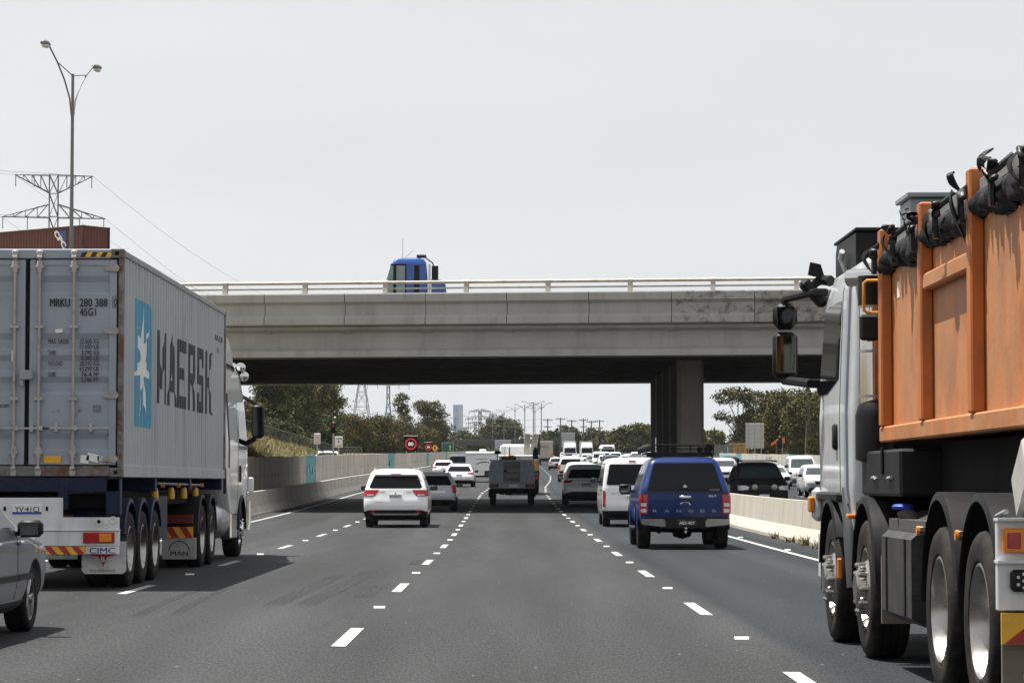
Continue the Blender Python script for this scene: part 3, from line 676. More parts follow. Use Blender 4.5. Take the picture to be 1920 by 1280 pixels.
# --- white van
def ex_van(t, sh, z, hw):
    sh.patch('tailgate', 'rear', [(.56, -.74, .74), (.62, -.77, .77), (1.12, -.775, .775)], WHITE, t, .007, .012)
    sh.patch('grip_panel', 'rear', [(.93, -.34, .34), (.965, -.34, .34)], BLACK, t, .016)
    sh.patch('high_brake_lamp', 'rear', [(1.86, -.1, .1), (1.895, -.1, .1)], mat('dark_red', (.12, .01, .01), .3), t, .02)
    text('HIACE', .045, STEEL, t, (-.6, sh.rear(-.5, .95) - .012, .93), w=.2, bold=.01)
    for y in (1.3, 2.55): sh.patch('door_seam', 'left', [(.5, y, y + .012), (1.8, y, y + .012)], BLACKM, t, .002, .01)
    sh.patch('slide_rail', 'left', [(1.02, .35, 2.4), (1.05, .35, 2.4)], BLACK, t, .004)
    for sd in (-1, 1): MB().bb(sd * .62 - .03, sd * .62 + .03, .05, .13, 1.97, 1.99, .005).build('roof_marker', BLACK, t)
    MB().bb(-.25, .25, .2, .5, .24, .33, .02).build('tow_frame', BLACKM, t)
loc, rot = on_road(75.6, 3.42)
make_car('delivery_van', 'plain white delivery van with dark rear window beside the blue utility', 'van', 'van', 4.7, 1.69, 1.98, WHITE, loc, rot, 'cars heading away on the freeway', plate_txt='1BX·7', extras=ex_van, wr=.33, arches=True, wheel_style='cap', plate_z=.84)

# --- silver hatchback at the lower left
def ex_silver(t, sh, z, hw):
    for fc in ('left', 'right'):
        sh.patch('rubbing_strip', fc, [(.48, .95, 2.35), (.535, .95, 2.35)], BLACK, t, .014); sh.patch('rubbing_strip', fc, [(.48, 2.38, 3.05), (.535, 2.38, 2.98)], BLACK, t, .014)
        sh.patch('door_seam', fc, [(.32, 2.36, 2.372), (.92, 2.36, 2.372)], BLACKM, t, .002, .01)
        sh.patch('door_seam', fc, [(.32, 1.35, 1.362), (.92, 1.35, 1.362)], BLACKM, t, .002, .01)
        sd = 1 if fc == 'right' else -1
        for y in (1.55, 2.46): MB().box((sd * (hw + .012), y, .81), (.03, .16, .035), .012).build('door_handle', paint('silver_handle', (.4, .41, .43)), t, smooth=50)
        MB().box((sd * (hw - .0), 3.28, .73), (.02, .05, .045), .01).build('side_indicator', AMBER, t)
        sh.patch('sill', fc, [(.2, 1.1, 2.9), (.3, 1.1, 2.9)], SILVER, t, .01)
loc = (-5.22, 21.05, 0)
make_car('hatchback', 'older silver hatchback with black rubbing strip alongside the container trailer', 'car', 'hatch', 4.05, 1.68, 1.42, SILVER, loc, (0, 0, R(-1.2)), 'cars heading away on the freeway', lamp='tall', extras=ex_silver, arches=True, wr=.30, mirror_m=BLACK)

# --- blue dual-cab utility with canopy and roof basket
def ranger():
    loc, rot = on_road(53.2, 3.46)
    t = thing('utility_vehicle', 'deep blue utility with matching canopy, black roof basket and number AES 407', 'utility', loc, rot, 'cars heading away on the freeway')
    L, hw = 5.3, .915
    sh = Shell([(.44, .22, L - .4, .76), (.52, .12, L - .1, .86), (.62, .1, L - .02, .885), (.8, .1, L, .90), (1.0, .1, L - .04, .90), (1.1, .11, L - .15, .895), (1.16, .13, L - .9, .885), (1.2, .14, L - 1.35, .875), (1.5, .33, L - 1.8, .79), (1.74, .47, L - 2.15, .70), (1.80, .53, L - 2.3, .655), (1.84, .62, L - 2.5, .57), (1.86, .95, L - 2.8, .38)], rc=(.12, .08), fc=(.35, .3), crown=.015)
    sh.body('body', BLUE, t, 1, .06, [(1.12, .39, .46, .52), (L - .95, .39, .46, .52)])
    # canopy window and its frame
    sh.patch('canopy_window', 'rear', [(1.17, -.735, .735), (1.2, -.745, .745), (1.7, -.60, .60), (1.73, -.58, .58)], GLASS, t, .008)
    sh.patch('canopy_seal', 'rear', [(1.135, -.80, .80), (1.165, -.79, .79)], BLACK, t, .012)
    o = MB().lathe([(.05, 0), (.05, .02), (.02, .03), (0, .03)], 14, 'y', (0, 0, 0)).build('canopy_lock', CHROME, t, loc=(0, sh.rear(0, 1.25) - .03, 1.24)); MB().prism([(-.035, 0), (.035, 0), (0, .07)], 'y', 0, .02).build('lock_handle', CHROME, o)
    text('FLEXISPORT', .018, INKW, t, (.5, sh.rear(.6, 1.2) - .016, 1.185), w=.2)
    # tailgate with lettering, handle, oval badge
    tg = sh.patch('tailgate', 'rear', [(.655, -.71, .71), (.69, -.73, .73), (1.12, -.73, .73)], BLUE, t, .012, .014)
    y = .1 - .0145
    for i, ch in enumerate('RANGER'): text(ch, .056, mat('tailgate_letters', (.24, .25, .28), .4, .5), tg, (-.6 + .238 * i, y + .002, .745), w=.095, align='CENTER', bold=.02)
    MB().box((0, y - .012, 1.05), (.24, .03, .055), .012).build('tailgate_handle', CHROME, tg, smooth=40)
    ov = MB().lathe([(.105, 0), (.105, .012), (.09, .018)], 28, 'y').lathe([(.09, .014), (0, .016)], 28, 'y'); ov.v = [(a, -b, c * .42) for a, b, c in ov.v]
    o = ov.build('oval_badge', CHROME, tg, loc=(0, y + .002, .905), smooth=40); ov2 = MB().lathe([(.09, 0), (.088, .01), (0, .012)], 28, 'y'); ov2.v = [(a, -b, c * .42) for a, b, c in ov2.v]; o2 = ov2.build('badge_field', mat('badge_blue', (.01, .02, .08), .2), tg, loc=(0, y - .012, .905))
    text('XLT', .034, CHROME, tg, (.46, y - .001, 1.055), w=.17, bold=.02)
    for sd in (-1, 1):
        a, b = sd * .735, sd * .897
        lm = sh.patch('tail_lamp', 'rear', [(.71, a, b), (1.10, a, b)], RED, t, .02, .04)
        sh.patch('reversing_lens', 'rear', [(.745, sd * .757, sd * .86), (.815, sd * .757, sd * .86)], LENS, lm, .026, .01)
        sh.patch('indicator_lens', 'rear', [(.86, sd * .757, sd * .86), (.93, sd * .757, sd * .86)], LENS, lm, .026, .01)
        # chrome step bumper ends
        mb = MB().prism([(sd * .40, .46), (sd * .48, .46), (sd * .86, .5), (sd * .885, .56), (sd * .87, .615), (sd * .44, .615), (sd * .4, .56)], 'y', .0, .14); mb.build('bumper_end', mat('dark_chrome', (.3, .3, .31), .16, 1), t)
        mirror(t, sd * .87, L - 1.95, 1.2, sd, BLACK, .26, .2)
        for y0, y1_ in ((1.3, 2.2), (2.3, 3.1)):
            sh.patch('side_window', 'left' if sd < 0 else 'right', [(1.24, y0 + .0, y1_), (1.68, y0 + .12, y1_ - .1)], GLASS, t, .004)
        # flared guard lips
        for ya in (1.12, L - .95):
            MB().lathe([(.47, sd * .88), (.50, sd * .935), (.455, sd * .94), (.45, sd * .88)], 20, 'x', (0, ya, .39), R(0), R(180)).build('guard_flare', BLUE, t, smooth=60)
        MB().bb(sd * .84, sd * .97, 1.75, 3.75, .37, .43, .02).build('side_step', BLACK, t)
    MB().prism([(-.5, .43), (.5, .43), (.45, .62), (.42, .64), (-.42, .64), (-.45, .62)], 'y', .03, .2).build('bumper_centre', BLACK, t)
    MB().bb(-.84, .84, .06, .11, .62, .655, .01).build('bumper_step', BLACK, t)
    plate(t, .02, .03, .535, 'AES·407', .38, .11, True)
    MB().tube([(0, .3, .36), (0, -.08, .36)], .03, 8).lathe([(0, -.03), (.028, -.015), (.028, .015), (0, .03)], 10, 'z', (0, -.06, .43)).build('tow_hitch', CHROME, t, smooth=40)
    # underbody: diff, axle, exhaust, chassis
    MB().tube([(-.75, 1.12, .39), (-.2, 1.12, .37), (-.16, 1.12, .36), (0, 1.1, .35), (.16, 1.12, .36), (.2, 1.12, .37), (.75, 1.12, .39)], [.05, .05, .12, .16, .12, .05, .05], 12).build('rear_axle', BLACKM, t, smooth=50)
    MB().bb(-.62, .62, .2, 4.6, .42, .5).bb(-.5, -.4, .3, 4.9, .36, .44).bb(.4, .5, .3, 4.9, .36, .44).tube([(-.52, .1, .35), (-.52, .6, .36), (-.4, 2, .38)], .035, 8).build('underbody', BLACKM, t)
    for y in (1.12, L - .95): axle_pair(t, y, hw, .39, .265, .235, 'spoke', ALLOY, 32)
    # front end, seen only from elsewhere
    sh.patch('windscreen', 'front', [(1.24, -.78, .78), (1.72, -.64, .64)], GLASS_L, t, .004)
    sh.patch('grille', 'front', [(.72, -.5, .5), (1.0, -.52, .52)], CHROME, t, .012)
    for sd in (-1, 1): sh.patch('headlamp', 'front', [(.86, sd * .86, sd * .56), (1.02, sd * .87, sd * .56)], LENS, t, .012)
    # roof basket with awning tube
    b = MB(); z0, z1 = 1.93, 2.1; x0, x1, ya, yb = -.74, .62, .75, 2.3
    for z in (z0, z1):
        b.tube([(x0, ya, z), (x1, ya, z), (x1 + .04, ya + .1, z), (x1 + .04, yb, z), (x0, yb, z), (x0, ya, z)], .016, 6)
    b.tube([(x0, ya, (z0 + z1) / 2), (x1, ya, (z0 + z1) / 2)], .01, 6)
    for x in (x0, -.3, .15, x1): b.tube([(x, ya, z0), (x, ya, z1)], .014, 6)
    for k in range(8): b.bb(x0, x1, ya + .15 + k * .19, ya + .2 + k * .19, z0 - .012, z0 + .012)
    rk = b.build('roof_basket', BLACK, t, smooth=40)
    [MB().bb(x0 + .05, x1, yy, yy + .05, 1.86, 1.92, .01).build('basket_foot', BLACK, rk) for yy in (ya, 1.6)]
    MB().tube([(-.92, .62, 1.97), (-.7, .66, 2.04), (-.66, 2.2, 2.04)], [.06, .075, .075], 10).build('awning_tube', mat('awning_cover', (.03, .03, .032), .8), rk, smooth=40)
    MB().tube([(-.55, ya, 1.95), (-.55, ya, 2.24)], .012, 6).build('antenna', INKW, rk)
    MB().lathe([(.09, -.03), (.09, .03), (.06, .035), (0, .035)], 14, 'y', (.52, ya - .0, 2.02)).lathe([(.06, -.03), (.06, .035), (0, .04)], 12, 'y', (.34, ya, 2.0)).build('work_lamp', BLACK, rk)
    return t
ranger()

# --- grey service utility
def service_ute():
    loc, rot = on_road(111, 0.0)
    t = thing('service_utility', 'dark grey service utility with steel tool canopy and gear piled on top', 'utility', loc, rot, 'cars heading away on the freeway')
    gm = mat('canopy_grey', (.36, .40, .46), .55, 0, var=.1, dirt=((.05, .045, .04), .5))
    poly = [(-.95, .95), (-.95, 1.62), (-.84, 1.9), (.84, 1.9), (.95, 1.62), (.95, .95)]
    MB().prism(poly, 'y', 0, 2.5).build('tool_canopy', gm, t)
    MB().bb(-.35, .33, -.02, .0, .98, 1.84, .005).build('canopy_door', mat('tread_plate', (.1, .105, .11), .45, .6, var=.3, scale=30), t)
    for x in (-.64, .62): MB().bb(x - .26, x + .26, -.012, .0, .98, 1.83, .004).build('canopy_locker', gm, t)
    for z in (1.2, 1.45): MB().bb(-.28, .26, -.035, -.02, z, z + .03).build('door_rib', gm, t)
    MB().bb(-.34, -.22, -.04, -.02, 1.4, 1.5, .01).build('lock_plate', BLACK, t)
    MB().bb(-.0, .32, -.03, -.022, 1.03, 1.2).build('warning_sticker', mat('brown_sticker', (.12, .1, .06), .6), t)
    MB().bb(-.95, .95, -.04, .08, .72, .94, .01).build('tail_bar', mat('grey_bar', (.3, .31, .32), .5, .3), t)
    for sd in (-1, 1):
        o = MB().bb(sd * .93, sd * .56, -.06, -.04, .76, .9, .006).build('tail_lamp', BLACK, t)
        MB().bb(sd * .88, sd * .64, -.07, -.06, .79, .87, .004).build('lamp_lens', RED, o)
        MB().bb(sd * .86 - .12, sd * .86 + .12, .1, .14, .35, .7).build('mud_flap', BLACKM, t)
        mirror(t, sd * .88, 3.4, 1.3, sd, BLACK, .24, .26)
        MB().tube([(sd * .9, .2, 1.88), (sd * .9, 2.4, 1.9)], .03, 6).build('roof_bar', BLACK, t)
    plate(t, -.055, .05, .83, '', .36, .12)
    MB().bb(-.75, .75, .1, 4.6, .5, .72).build('chassis', BLACKM, t)
    MB().tube([(-.05, .1, .55), (-.05, -.1, .5)], .03, 6).tube([(-.05, -.02, .7), (-.05, -.02, .38)], .012, 5).build('tow_bar', BLACK, t)
    sh = Shell([(.5, 2.55, 4.95, .8), (.7, 2.52, 5.1, .92), (1.15, 2.52, 4.9, .92), (1.22, 2.52, 4.0, .9), (1.72, 2.6, 3.35, .76), (1.78, 2.7, 3.2, .6)], rc=(.1, .05))
    sh.body('cab', mat('cab_white', (.6, .6, .6), .3, coat=.5), t); sh.patch('rear_window', 'rear', [(1.28, -.7, .7), (1.66, -.62, .62)], GLASS, t); sh.patch('windscreen', 'front', [(1.28, -.78, .78), (1.68, -.64, .64)], GLASS_L, t)
    for y in (1.1, 4.2): axle_pair(t, y, .93, .38, .25, .22, 'cap', None, 22)
    # on the roof: amber light bar, folded ladders, ratchet box, warning beacon, cones
    o = MB().bb(-.45, .18, .3, .55, 2.0, 2.07, .02).build('light_bar', AMBER, t); MB().bb(-.45, .18, .32, .53, 1.91, 2.0).build('light_bar_base', BLACK, o)
    MB().tube([(-.6, .6, 1.9), (-.6, .6, 2.15)], .02, 6).lathe([(.13, 0), (.15, .05), (.1, .12), (0, .13)], 14, 'z', (-.6, .6, 2.15)).build('beacon', BLACK, t)
    MB().lathe([(.02, .5), (.1, .35), (.12, .1), (.1, 0)], 10, 'z', (.98, .7, 1.95)).build('tool_bag', mat('navy_bag', (.03, .04, .06), .9), t)
    MB().bb(-.15, .1, 1.0, 1.5, 1.91, 2.1, .02).build('tool_crate', mat('green_crate', (.03, .12, .06), .6), t)
    MB().tube([(-.3, 1.8, 1.95), (-.3, 1.8, 2.5)], .012, 5).tube([(-.1, 1.8, 1.95), (-.1, 1.8, 2.45)], .03, 6).build('pole_rack', mat('pale_yellow', (.5, .42, .2), .6), t)
service_ute()

# --- caravan
def caravan():
    loc, rot = on_road(190, -2.15)
    t = thing('caravan', 'tall white touring caravan with dark swoosh on its rear wall', 'caravan', loc, rot)
    MB().prism([(-.02, .5), (0, 2.05), (.1, 2.1), (.15, 2.2), (5.5, 2.2), (5.9, 1.6), (5.9, .55), (5.6, .5)], 'x', -1.15, 1.15).build('body', WHITE, t)
    MB().bb(-1.17, 1.17, -.06, .2, 2.0, 2.14, .03).build('roof_trim', WHITE, t)
    sw = MB(); pts = [(-.48 + 1.1 * u, .98 + .5 * math.sin(math.pi * (.18 + u * .55)) - .0) for u in np.linspace(0, 1, 13)]
    sw.grid([[(x, -.03, z - .012 - .05 * math.sin(math.pi * i / 12)) for i, (x, z) in enumerate(pts)], [(x, -.03, z + .012) for i, (x, z) in enumerate(pts)]]).build('swoosh', mat('swoosh_grey', (.1, .1, .11), .5), t)
    text('LONDON', .1, mat('swoosh_grey', (.1, .1, .11), .5), t, (-.02, -.03, 1.62), w=.85, align='CENTER')
    plate(t, -.03, .1, .78, '', .4, .16)
    for sd in (-1, 1):
        MB().bb(sd * 1.1, sd * .9, -.06, -.03, .55, .62, .005).build('tail_lamp', RED, t); MB().tube([(sd * 1.1, -.04, .6), (sd * 1.1, -.04, 2.0)], .03, 6).build('corner_trim', WHITE, t)
    MB().bb(-1.1, 1.1, .0, .12, .4, .5, .02).build('bumper', BLACK, t); MB().bb(-.5, .5, .2, 5.5, .36, .5).build('chassis', BLACKM, t)
    for y in (2.4, 3.2): axle_pair(t, y, 1.12, .34, .2, .2, 'cap', None, 16)
    MB().bb(-.2, .3, .4, .9, 2.2, 2.36, .04).build('roof_hatch', WHITE, t)
    MB().tube([(-.5, 5.8, .5), (0, 7.2, .5), (.5, 5.8, .5)], .05, 6).build('drawbar', BLACKM, t)
caravan()
# --- box truck far ahead
def box_truck(d, x, label, col, heading=1, h=3.6, w=1.22):
    loc, rot = on_road(d, x, heading, 8)
    t = thing('box_truck', label, 'truck', loc, rot)
    MB().bb(-w, w, 0, 5.8, 1.05, h, .04).build('cargo_box', mat('box_' + label[:8], col, .6, dirt=((.2, .18, .15), .4)), t)
    for sx in (-w + .04, 0, w - .04): MB().bb(sx - .03, sx + .03, -.03, 0, 1.08, h - .05).build('door_post', STEEL, t)
    MB().bb(-w, w, -.03, .3, .75, 1.0, .02).build('tail_frame', BLACK, t)
    for sd in (-1, 1): MB().bb(sd * w, sd * (w - .4), -.05, -.03, .8, .95).build('tail_lamp', RED, t)
    MB().bb(w - .42, w - .08, -.035, -.005, 1.2, 1.75).build('warning_board', AMBER, t)
    if heading > 0 and d > 200: text('ODYSSEUS', .3, mat('dark_print', (.06, .07, .06), .6), t, (-.1, -.035, 2.6), w=1.3, align='CENTER')
    sh = Shell([(.6, 5.95, 7.7, .95), (.9, 5.92, 7.9, 1.08), (1.7, 5.92, 7.85, 1.1), (2.5, 5.95, 7.5, 1.0), (2.62, 6.1, 7.3, .85)], fc=(.25, .2)); sh.body('cab', WHITE, t, dz=.2)
    sh.patch('windscreen', 'front', [(1.55, -.95, .95), (2.35, -.88, .88)], GLASS, t); sh.patch('grille', 'front', [(.8, -.7, .7), (1.2, -.7, .7)], BLACK, t)
    MB().bb(-.4, .4, .3, 7.5, .55, .9).build('chassis', BLACKM, t)
    axle_pair(t, 1.4, w - .02, .45, .28, .26, 'dish', None, 18, True); axle_pair(t, 6.9, 1.1, .45, .28, .26, 'cap', None, 18)
    return t
tk_ = box_truck(137, .36, 'white traffic control truck with cream folded sign frames ahead of the service utility', (.5, .5, .49), 1, 2.05, 1.04)
for k, x in enumerate((.42, .80)):
    fr = MB().box((x, .4, 2.62), (.32, .05, 1.1), .015, Matrix.Rotation(.06 + .1 * k, 3, 'Y')).build('sign_frame', mat('cream_board', (.55, .53, .46), .6), tk_)
    for q in range(3): MB().box((x, .365, 2.75 + q * .15), (.24, .03, .025)).build('frame_rung', mat('board_rung_grey', (.25, .24, .22), .7), fr)  # rungs in a darker grey than the cream boards
MB().lathe([(.02, 1.0), (.1, .85), (.14, .45), (.1, 0)], 10, 'z', (.98, .7, 2.05)).build('tool_bag', mat('navy_bag', (.03, .04, .06), .9), tk_)
box_truck(402, 5.0, 'beige box truck far ahead of the service utility in the right lane', (.42, .39, .33))
# ------------------------------------------------------------------ shipping container, trailer and prime mover
CPITCH = .277
def corr(y, y0=.2, dep=.036):
    p = ((y - y0) % CPITCH) / CPITCH
    return 0 if p < .26 else (dep * (p - .26) / .24 if p < .5 else (dep if p < .76 else dep * (1 - (p - .76) / .24)))
def corr_breaks(a, b, y0=.2):
    out = [a]; k = math.floor((a - y0) / CPITCH)
    while y0 + k * CPITCH < b:
        for f in (0, .26, .5, .76):
            y = y0 + (k + f) * CPITCH
            if a + 1e-4 < y < b - 1e-4: out.append(y)
        k += 1
    return out + [b]
def drape(me, y0, z0, xs, off, m, parent, name, sgn=1):
    """lay flat artwork (x->y, y->z) over the corrugated wall at x = xs"""
    bm = bmesh.new(); bm.from_mesh(me)
    for v in bm.verts: v.co = (v.co.z, v.co.x + y0, v.co.y + z0)
    ys = [v.co.y for v in bm.verts]
    for b in corr_breaks(min(ys), max(ys))[1:-1]:
        bmesh.ops.bisect_plane(bm, geom=bm.verts[:] + bm.edges[:] + bm.faces[:], plane_co=(0, b, 0), plane_no=(0, 1, 0))
    for v in bm.verts: v.co.x = xs - corr(v.co.y) + off + v.co.x
    bmesh.ops.recalc_face_normals(bm, faces=bm.faces); me2 = bpy.data.meshes.new(name); bm.to_mesh(me2); bm.free(); me2.materials.append(m)
    return link(name, me2, parent)
RUSTC = (.12, .05, .022)
CG = mat('container_grey', (.275, .31, .36), .55, var=.09, scale=1.2, dirt=(RUSTC, .85), dscale=3.2, dth=(.62, .69))
CGS = mat('container_side_grey', (.35, .375, .40), .6, var=.06, scale=.8, dirt=((.13, .125, .12), .5), streak=True, dscale=2.2)
CGR = mat('container_rusty_frame', (.18, .185, .195), .75, var=.2, scale=2, dirt=((.10, .045, .024), .95), dscale=3.5, dth=(.42, .6))
ROD = mat('rod_beige', (.36, .34, .315), .55, .2, var=.15, dirt=(RUSTC, .8), dscale=5, dth=(.55, .7))
def shipping_container(name, label, loc, rot, L, side_m, frame_m, door_m, Hc=2.896, simple=False, end_doors=True):
    t = thing(name, label, 'container', loc, rot); w = 1.219
    for sd in (-1, 1):
        ys = corr_breaks(.14, L - .14); mb = MB(); mb.grid([[(sd * (w - .012 - corr(y)), y, z) for y in ys] for z in (.15, Hc - .09)]); mb.build('side_wall', side_m, t)
        MB().bb(sd * (w - .06), sd * w, .16, L - .16, Hc - .09, Hc - .012, .006).build('top_rail', frame_m if simple else mat('rail_grey', (.25, .265, .285), .6, var=.15, dirt=(RUSTC, .7), dscale=4), t)
        MB().bb(sd * (w - .05), sd * (w - .002), .16, L - .16, .0, .155, .006).build('bottom_rail', side_m, t)
        for y, h in ((0, 1), (L, -1)):
            MB().bb(sd * (w - .066), sd * (w - .003), y + h * .008, y + h * .15, .12, Hc - .12, .01).build('corner_post', frame_m, t)
            for z in (0, Hc - .118):
                c = MB().bb(sd * (w - .162), sd * w, y, y + h * .178, z, z + .118, .008).build('corner_casting', frame_m, t)
                if not simple: MB().bb(sd * (w - .115), sd * (w - .055), y - h * .001, y + h * .01, z + .03, z + .09, .012).build('casting_hole', BLACKM, c)
    MB().grid([[(x, y, Hc - .03 + (.014 if (i // 2) % 2 else 0)) for x in (-w + .05, w - .05)] for i, y in enumerate(np.arange(.2, L - .1, .14))]).build('roof', side_m, t)
    MB().bb(-w + .05, w - .05, .15, L - .15, .06, .14).build('floor', BLACKM, t)
    for y, doors in ((0, end_doors), (L, False)):
        if doors: continue
        h = 1 if y == 0 else -1
        xs = list(np.arange(-w + .11, w - .1, .0625)); MB().grid([[(x, y + h * (.03 + (.045 if (i // 2) % 2 else 0)), z) for i, x in enumerate(xs)] for z in (.14, Hc - .1)]).build('end_wall', side_m, t)
        MB().bb(-w + .16, w - .16, y + h * .01, y + h * .09, Hc - .11, Hc - .01, .006).bb(-w + .16, w - .16, y + h * .01, y + h * .09, .01, .15, .006).build('end_rail', frame_m, t)
    return t
def big_container():
    y0 = 33.7; Hc = 2.896; w = 1.219
    t = shipping_container('shipping_container', 'grey forty foot shipping container with blue star emblem on the trailer', (-6.15, y0, 1.41), (0, 0, 0), 12.19, CGS, CGR, CG)
    px = lambda p: pX(p, y0) + 6.15; pz = lambda q: pZ(q, y0) - 1.41
    MB().bb(-w + .165, w - .165, .012, .1, Hc - .125, Hc - .004, .008).build('door_header', CG, t)
    MB().bb(-w + .165, w - .165, .012, .1, .01, .14, .008).build('door_sill', CGR, t)
    stripes = MB(); strb = MB()
    for k in range(6): (stripes if k % 2 else strb).prism([(.66 + k * .065, Hc - .105), (.725 + k * .065, Hc - .105), (.76 + k * .065, Hc - .045), (.695 + k * .065, Hc - .045)], 'y', .006, .012)
    stripes.build('header_stripe', YEL_P, t); strb.build('header_stripe', INK, t)
    rec = [(pz(a), pz(b), pz(c)) for a, b, c in ((516, 528, 549), (624, 636, 655), (665, 676, 695), (706, 717, 737), (812, 823, 843))]
    zt, zb = pz(497), pz(866)
    for sd in (-1, 1):
        d = thing('door', '', ''); d.parent = t
        for k_ in ('label', 'category'): del d[k_]
        bpy.data.objects.remove(d)
        xa, xb = (.028, 1.132) if sd > 0 else (-1.132, -.028)
        # pressed panel: horizontal channels between frame members
        prof = [(zb, .035)]
        for a, b, c in rec[::-1]: prof += [(c - .012, .035), (c + .018, .07), (b, .07), (a, .035)]
        prof.append((zt, .035)); xi, xj = (xa + .12, xb - .095) if sd > 0 else (xa + .095, xb - .12)
        door = MB().grid([[(x, yy, z) for x in (xi, xj)] for z, yy in prof]).build('door_leaf', CG, t)
        fm = MB().bb(xa, xi, .022, .085, .155, Hc - .14, .006).bb(xj, xb, .022, .085, .155, Hc - .14, .006).bb(xi, xj, .024, .085, zt, Hc - .14, .006).bb(xi, xj, .024, .085, .155, zb, .006)
        fm.build('door_frame', CG, door)
        for q, xr in enumerate((px(72.5), px(137)) if sd > 0 else (-px(72.5) - .0, -px(137))):
            rod = MB().cyl((xr, -.012, .03), (xr, -.012, Hc - .05), .019, n=10).build('locking_rod', ROD, t, smooth=40)
            for zz in (pz(613), pz(748)): MB().bb(xr - .055, xr + .055, -.03, .024, zz - .02, zz + .02, .006).build('rod_bracket', ROD, rod)
            for zz, e in ((Hc - .06, 1), (.06, -1)): MB().bb(xr - .04, xr + .04, -.035, .012, zz - .05, zz + .04, .012).tube([(xr - .03, -.03, zz - e * .05), (xr + .03, -.03, zz - e * .05)], .026, 8).build('rod_cam', ROD, rod, smooth=40)
            for zz in (pz(848), pz(500)): MB().bb(xr - .034, xr + .034, -.03, .02, zz - .08, zz + .08, .012).bb(xr - .055, xr + .055, -.026, .024, zz - .02, zz + .02, .006).build('rod_bearing', ROD, rod, smooth=40)
            zz = pz(803); hm = MB().box((xr + .24, -.035, zz), (.44, .016, .026), .005).bb(xr + .01, xr + .06, -.045, .02, zz - .03, zz + .03, .006).bb(xr + .2, xr + .25, -.04, .035, zz - .05, zz + .06, .01)
            hm.build('handle', STEEL, rod)
        for zz in (502, 620, 741, 860):
            z = pz(zz); xh = sd * (1.14); MB().prism([(xh - sd * .16, z - .03), (xh - sd * .18, z), (xh - sd * .16, z + .03), (xh, z + .045), (xh + sd * .03, z), (xh, z - .045)], 'y', -.0, .02).build('hinge', mat('hinge_beige', (.32, .30, .27), .6, var=.3, dirt=(RUSTC, .8), dscale=8), t)
    MB().bb(-.026, .026, .03, .09, .16, Hc - .145).build('door_seal', BLACKM, t)
    [MB().bb(sd * 1.134, sd * 1.152, .03, .09, .16, Hc - .14).build('door_gasket', BLACKM, t) for sd in (-1, 1)]
    z = pz(703); MB().box((.0, -.035, z), (.17, .05, .12), .01).box((-.06, -.03, z - .1), (.05, .04, .08), .008).build('lock_box', mat('lock_grey', (.24, .26, .29), .5), t)
    # lettering on the right-hand door
    def T(s, x0, x1, ytop, ybot, xc=None):
        h = (ybot - ytop) / F * y0; z = pz(ybot); d_ = .02
        for a, b, c in rec:
            if c < z + h / 2 < a: d_ = .02
        text(s, h, INK, t, (px(x0), .0195, z), w=(x1 - x0) / F * y0, bold=.016)
    T('MRKU', 91, 128, 559, 574); T('280 388', 147, 199.5, 559, 574); T('0', 211.5, 217, 559, 574); T('45G1', 147.5, 178, 577, 591)
    b = MB(); x0, x1, z0, z1 = px(209), px(219.5), pz(576.5), pz(556)
    for q in ((x0, x1, z0, z0 + .006), (x0, x1, z1, z1 + .006), (x0, x0 + .006, z0, z1), (x1, x1 + .006, z0, z1)): b.bb(q[0], q[1], .0185, .0205, q[2], q[3])
    b.build('digit_frame', INK, t)
    for i, (a, n, u) in enumerate((('MAX. GROSS', '32.500', 'KG'), ('', '71.650', 'LB'), ('TARE', '3.790', 'KG'), ('', '8.360', 'LB'), ('PAYLOAD', '28.710', 'KG'), ('', '63.290', 'LB'), ('CUBE', '76.4', 'M³'), ('', '2.700', 'FT³'))):
        y = 635.5 + i * 10.35
        if a: T(a, 89, {'MAX. GROSS': 127, 'TARE': 103, 'PAYLOAD': 116, 'CUBE': 103}[a], y, y + 8)
        T(n, 148 if len(n) == 6 else 151, 170.5, y, y + 8); T(u, 174.5, 184, y, y + 8)
    T('www.hires-line.com'[-7:], -5, 16, 755, 763)
    def S(x0, x1, y0_, y1_, m, r=0, nm='sticker'):
        c = ((px(x0) + px(x1)) / 2, .017, (pz(y0_) + pz(y1_)) / 2); MB().box((0, 0, 0), (abs(px(x1) - px(x0)), .004, abs(pz(y1_) - pz(y0_)))).build(nm, m, t, loc=c).rotation_euler = (0, R(r), 0)
    S(82.5, 114.5, 854.5, 867.5, mat('yellow_sticker', (.75, .36, .02), .5)); S(163, 186, 850, 865, INKW, 14); S(151, 167, 853, 868, INKW, 6); S(183, 197, 855, 864, mat('pale_sticker', (.45, .55, .6), .5)); S(102, 115.5, 616.5, 623.5, INKW, -6); S(20, 25.5, 657, 677, INKW); S(174, 188, 759, 771, mat('grey_sticker', (.16, .17, .18), .7))
    # emblem panel and name along the side
    LB = mat('emblem_blue', (.055, .27, .42), .6, var=.12, scale=2, dirt=((.2, .25, .28), .6), streak=True)
    me = bpy.data.meshes.new('p'); me.from_pydata([(0, 0, 0), (1.72, 0, 0), (1.72, 1.45, 0), (1.5, 1.68, 0), (0, 1.68, 0)], [], [(0, 1, 2, 3, 4)]); drape(me, 1.15, .67, w - .012, .003, LB, t, 'emblem_panel')
    pts = []
    for k in range(14):
        a = math.pi / 2 + 2 * math.pi * k / 14; r_ = (.80, .25)[k % 2]; pts.append((.748 + r_ * math.cos(a) * .95, .84 + r_ * math.sin(a), 0))
    me = bpy.data.meshes.new('s'); n = len(pts); me.from_pydata(pts + [(.748, .84, 0)], [], [(i, (i + 1) % n, n) for i in range(n)]); drape(me, 1.15, .67, w - .012, .006, INKW, t, 'star_emblem')
    NAVY = mat('name_ink', (.022, .027, .04), .6, var=.15)
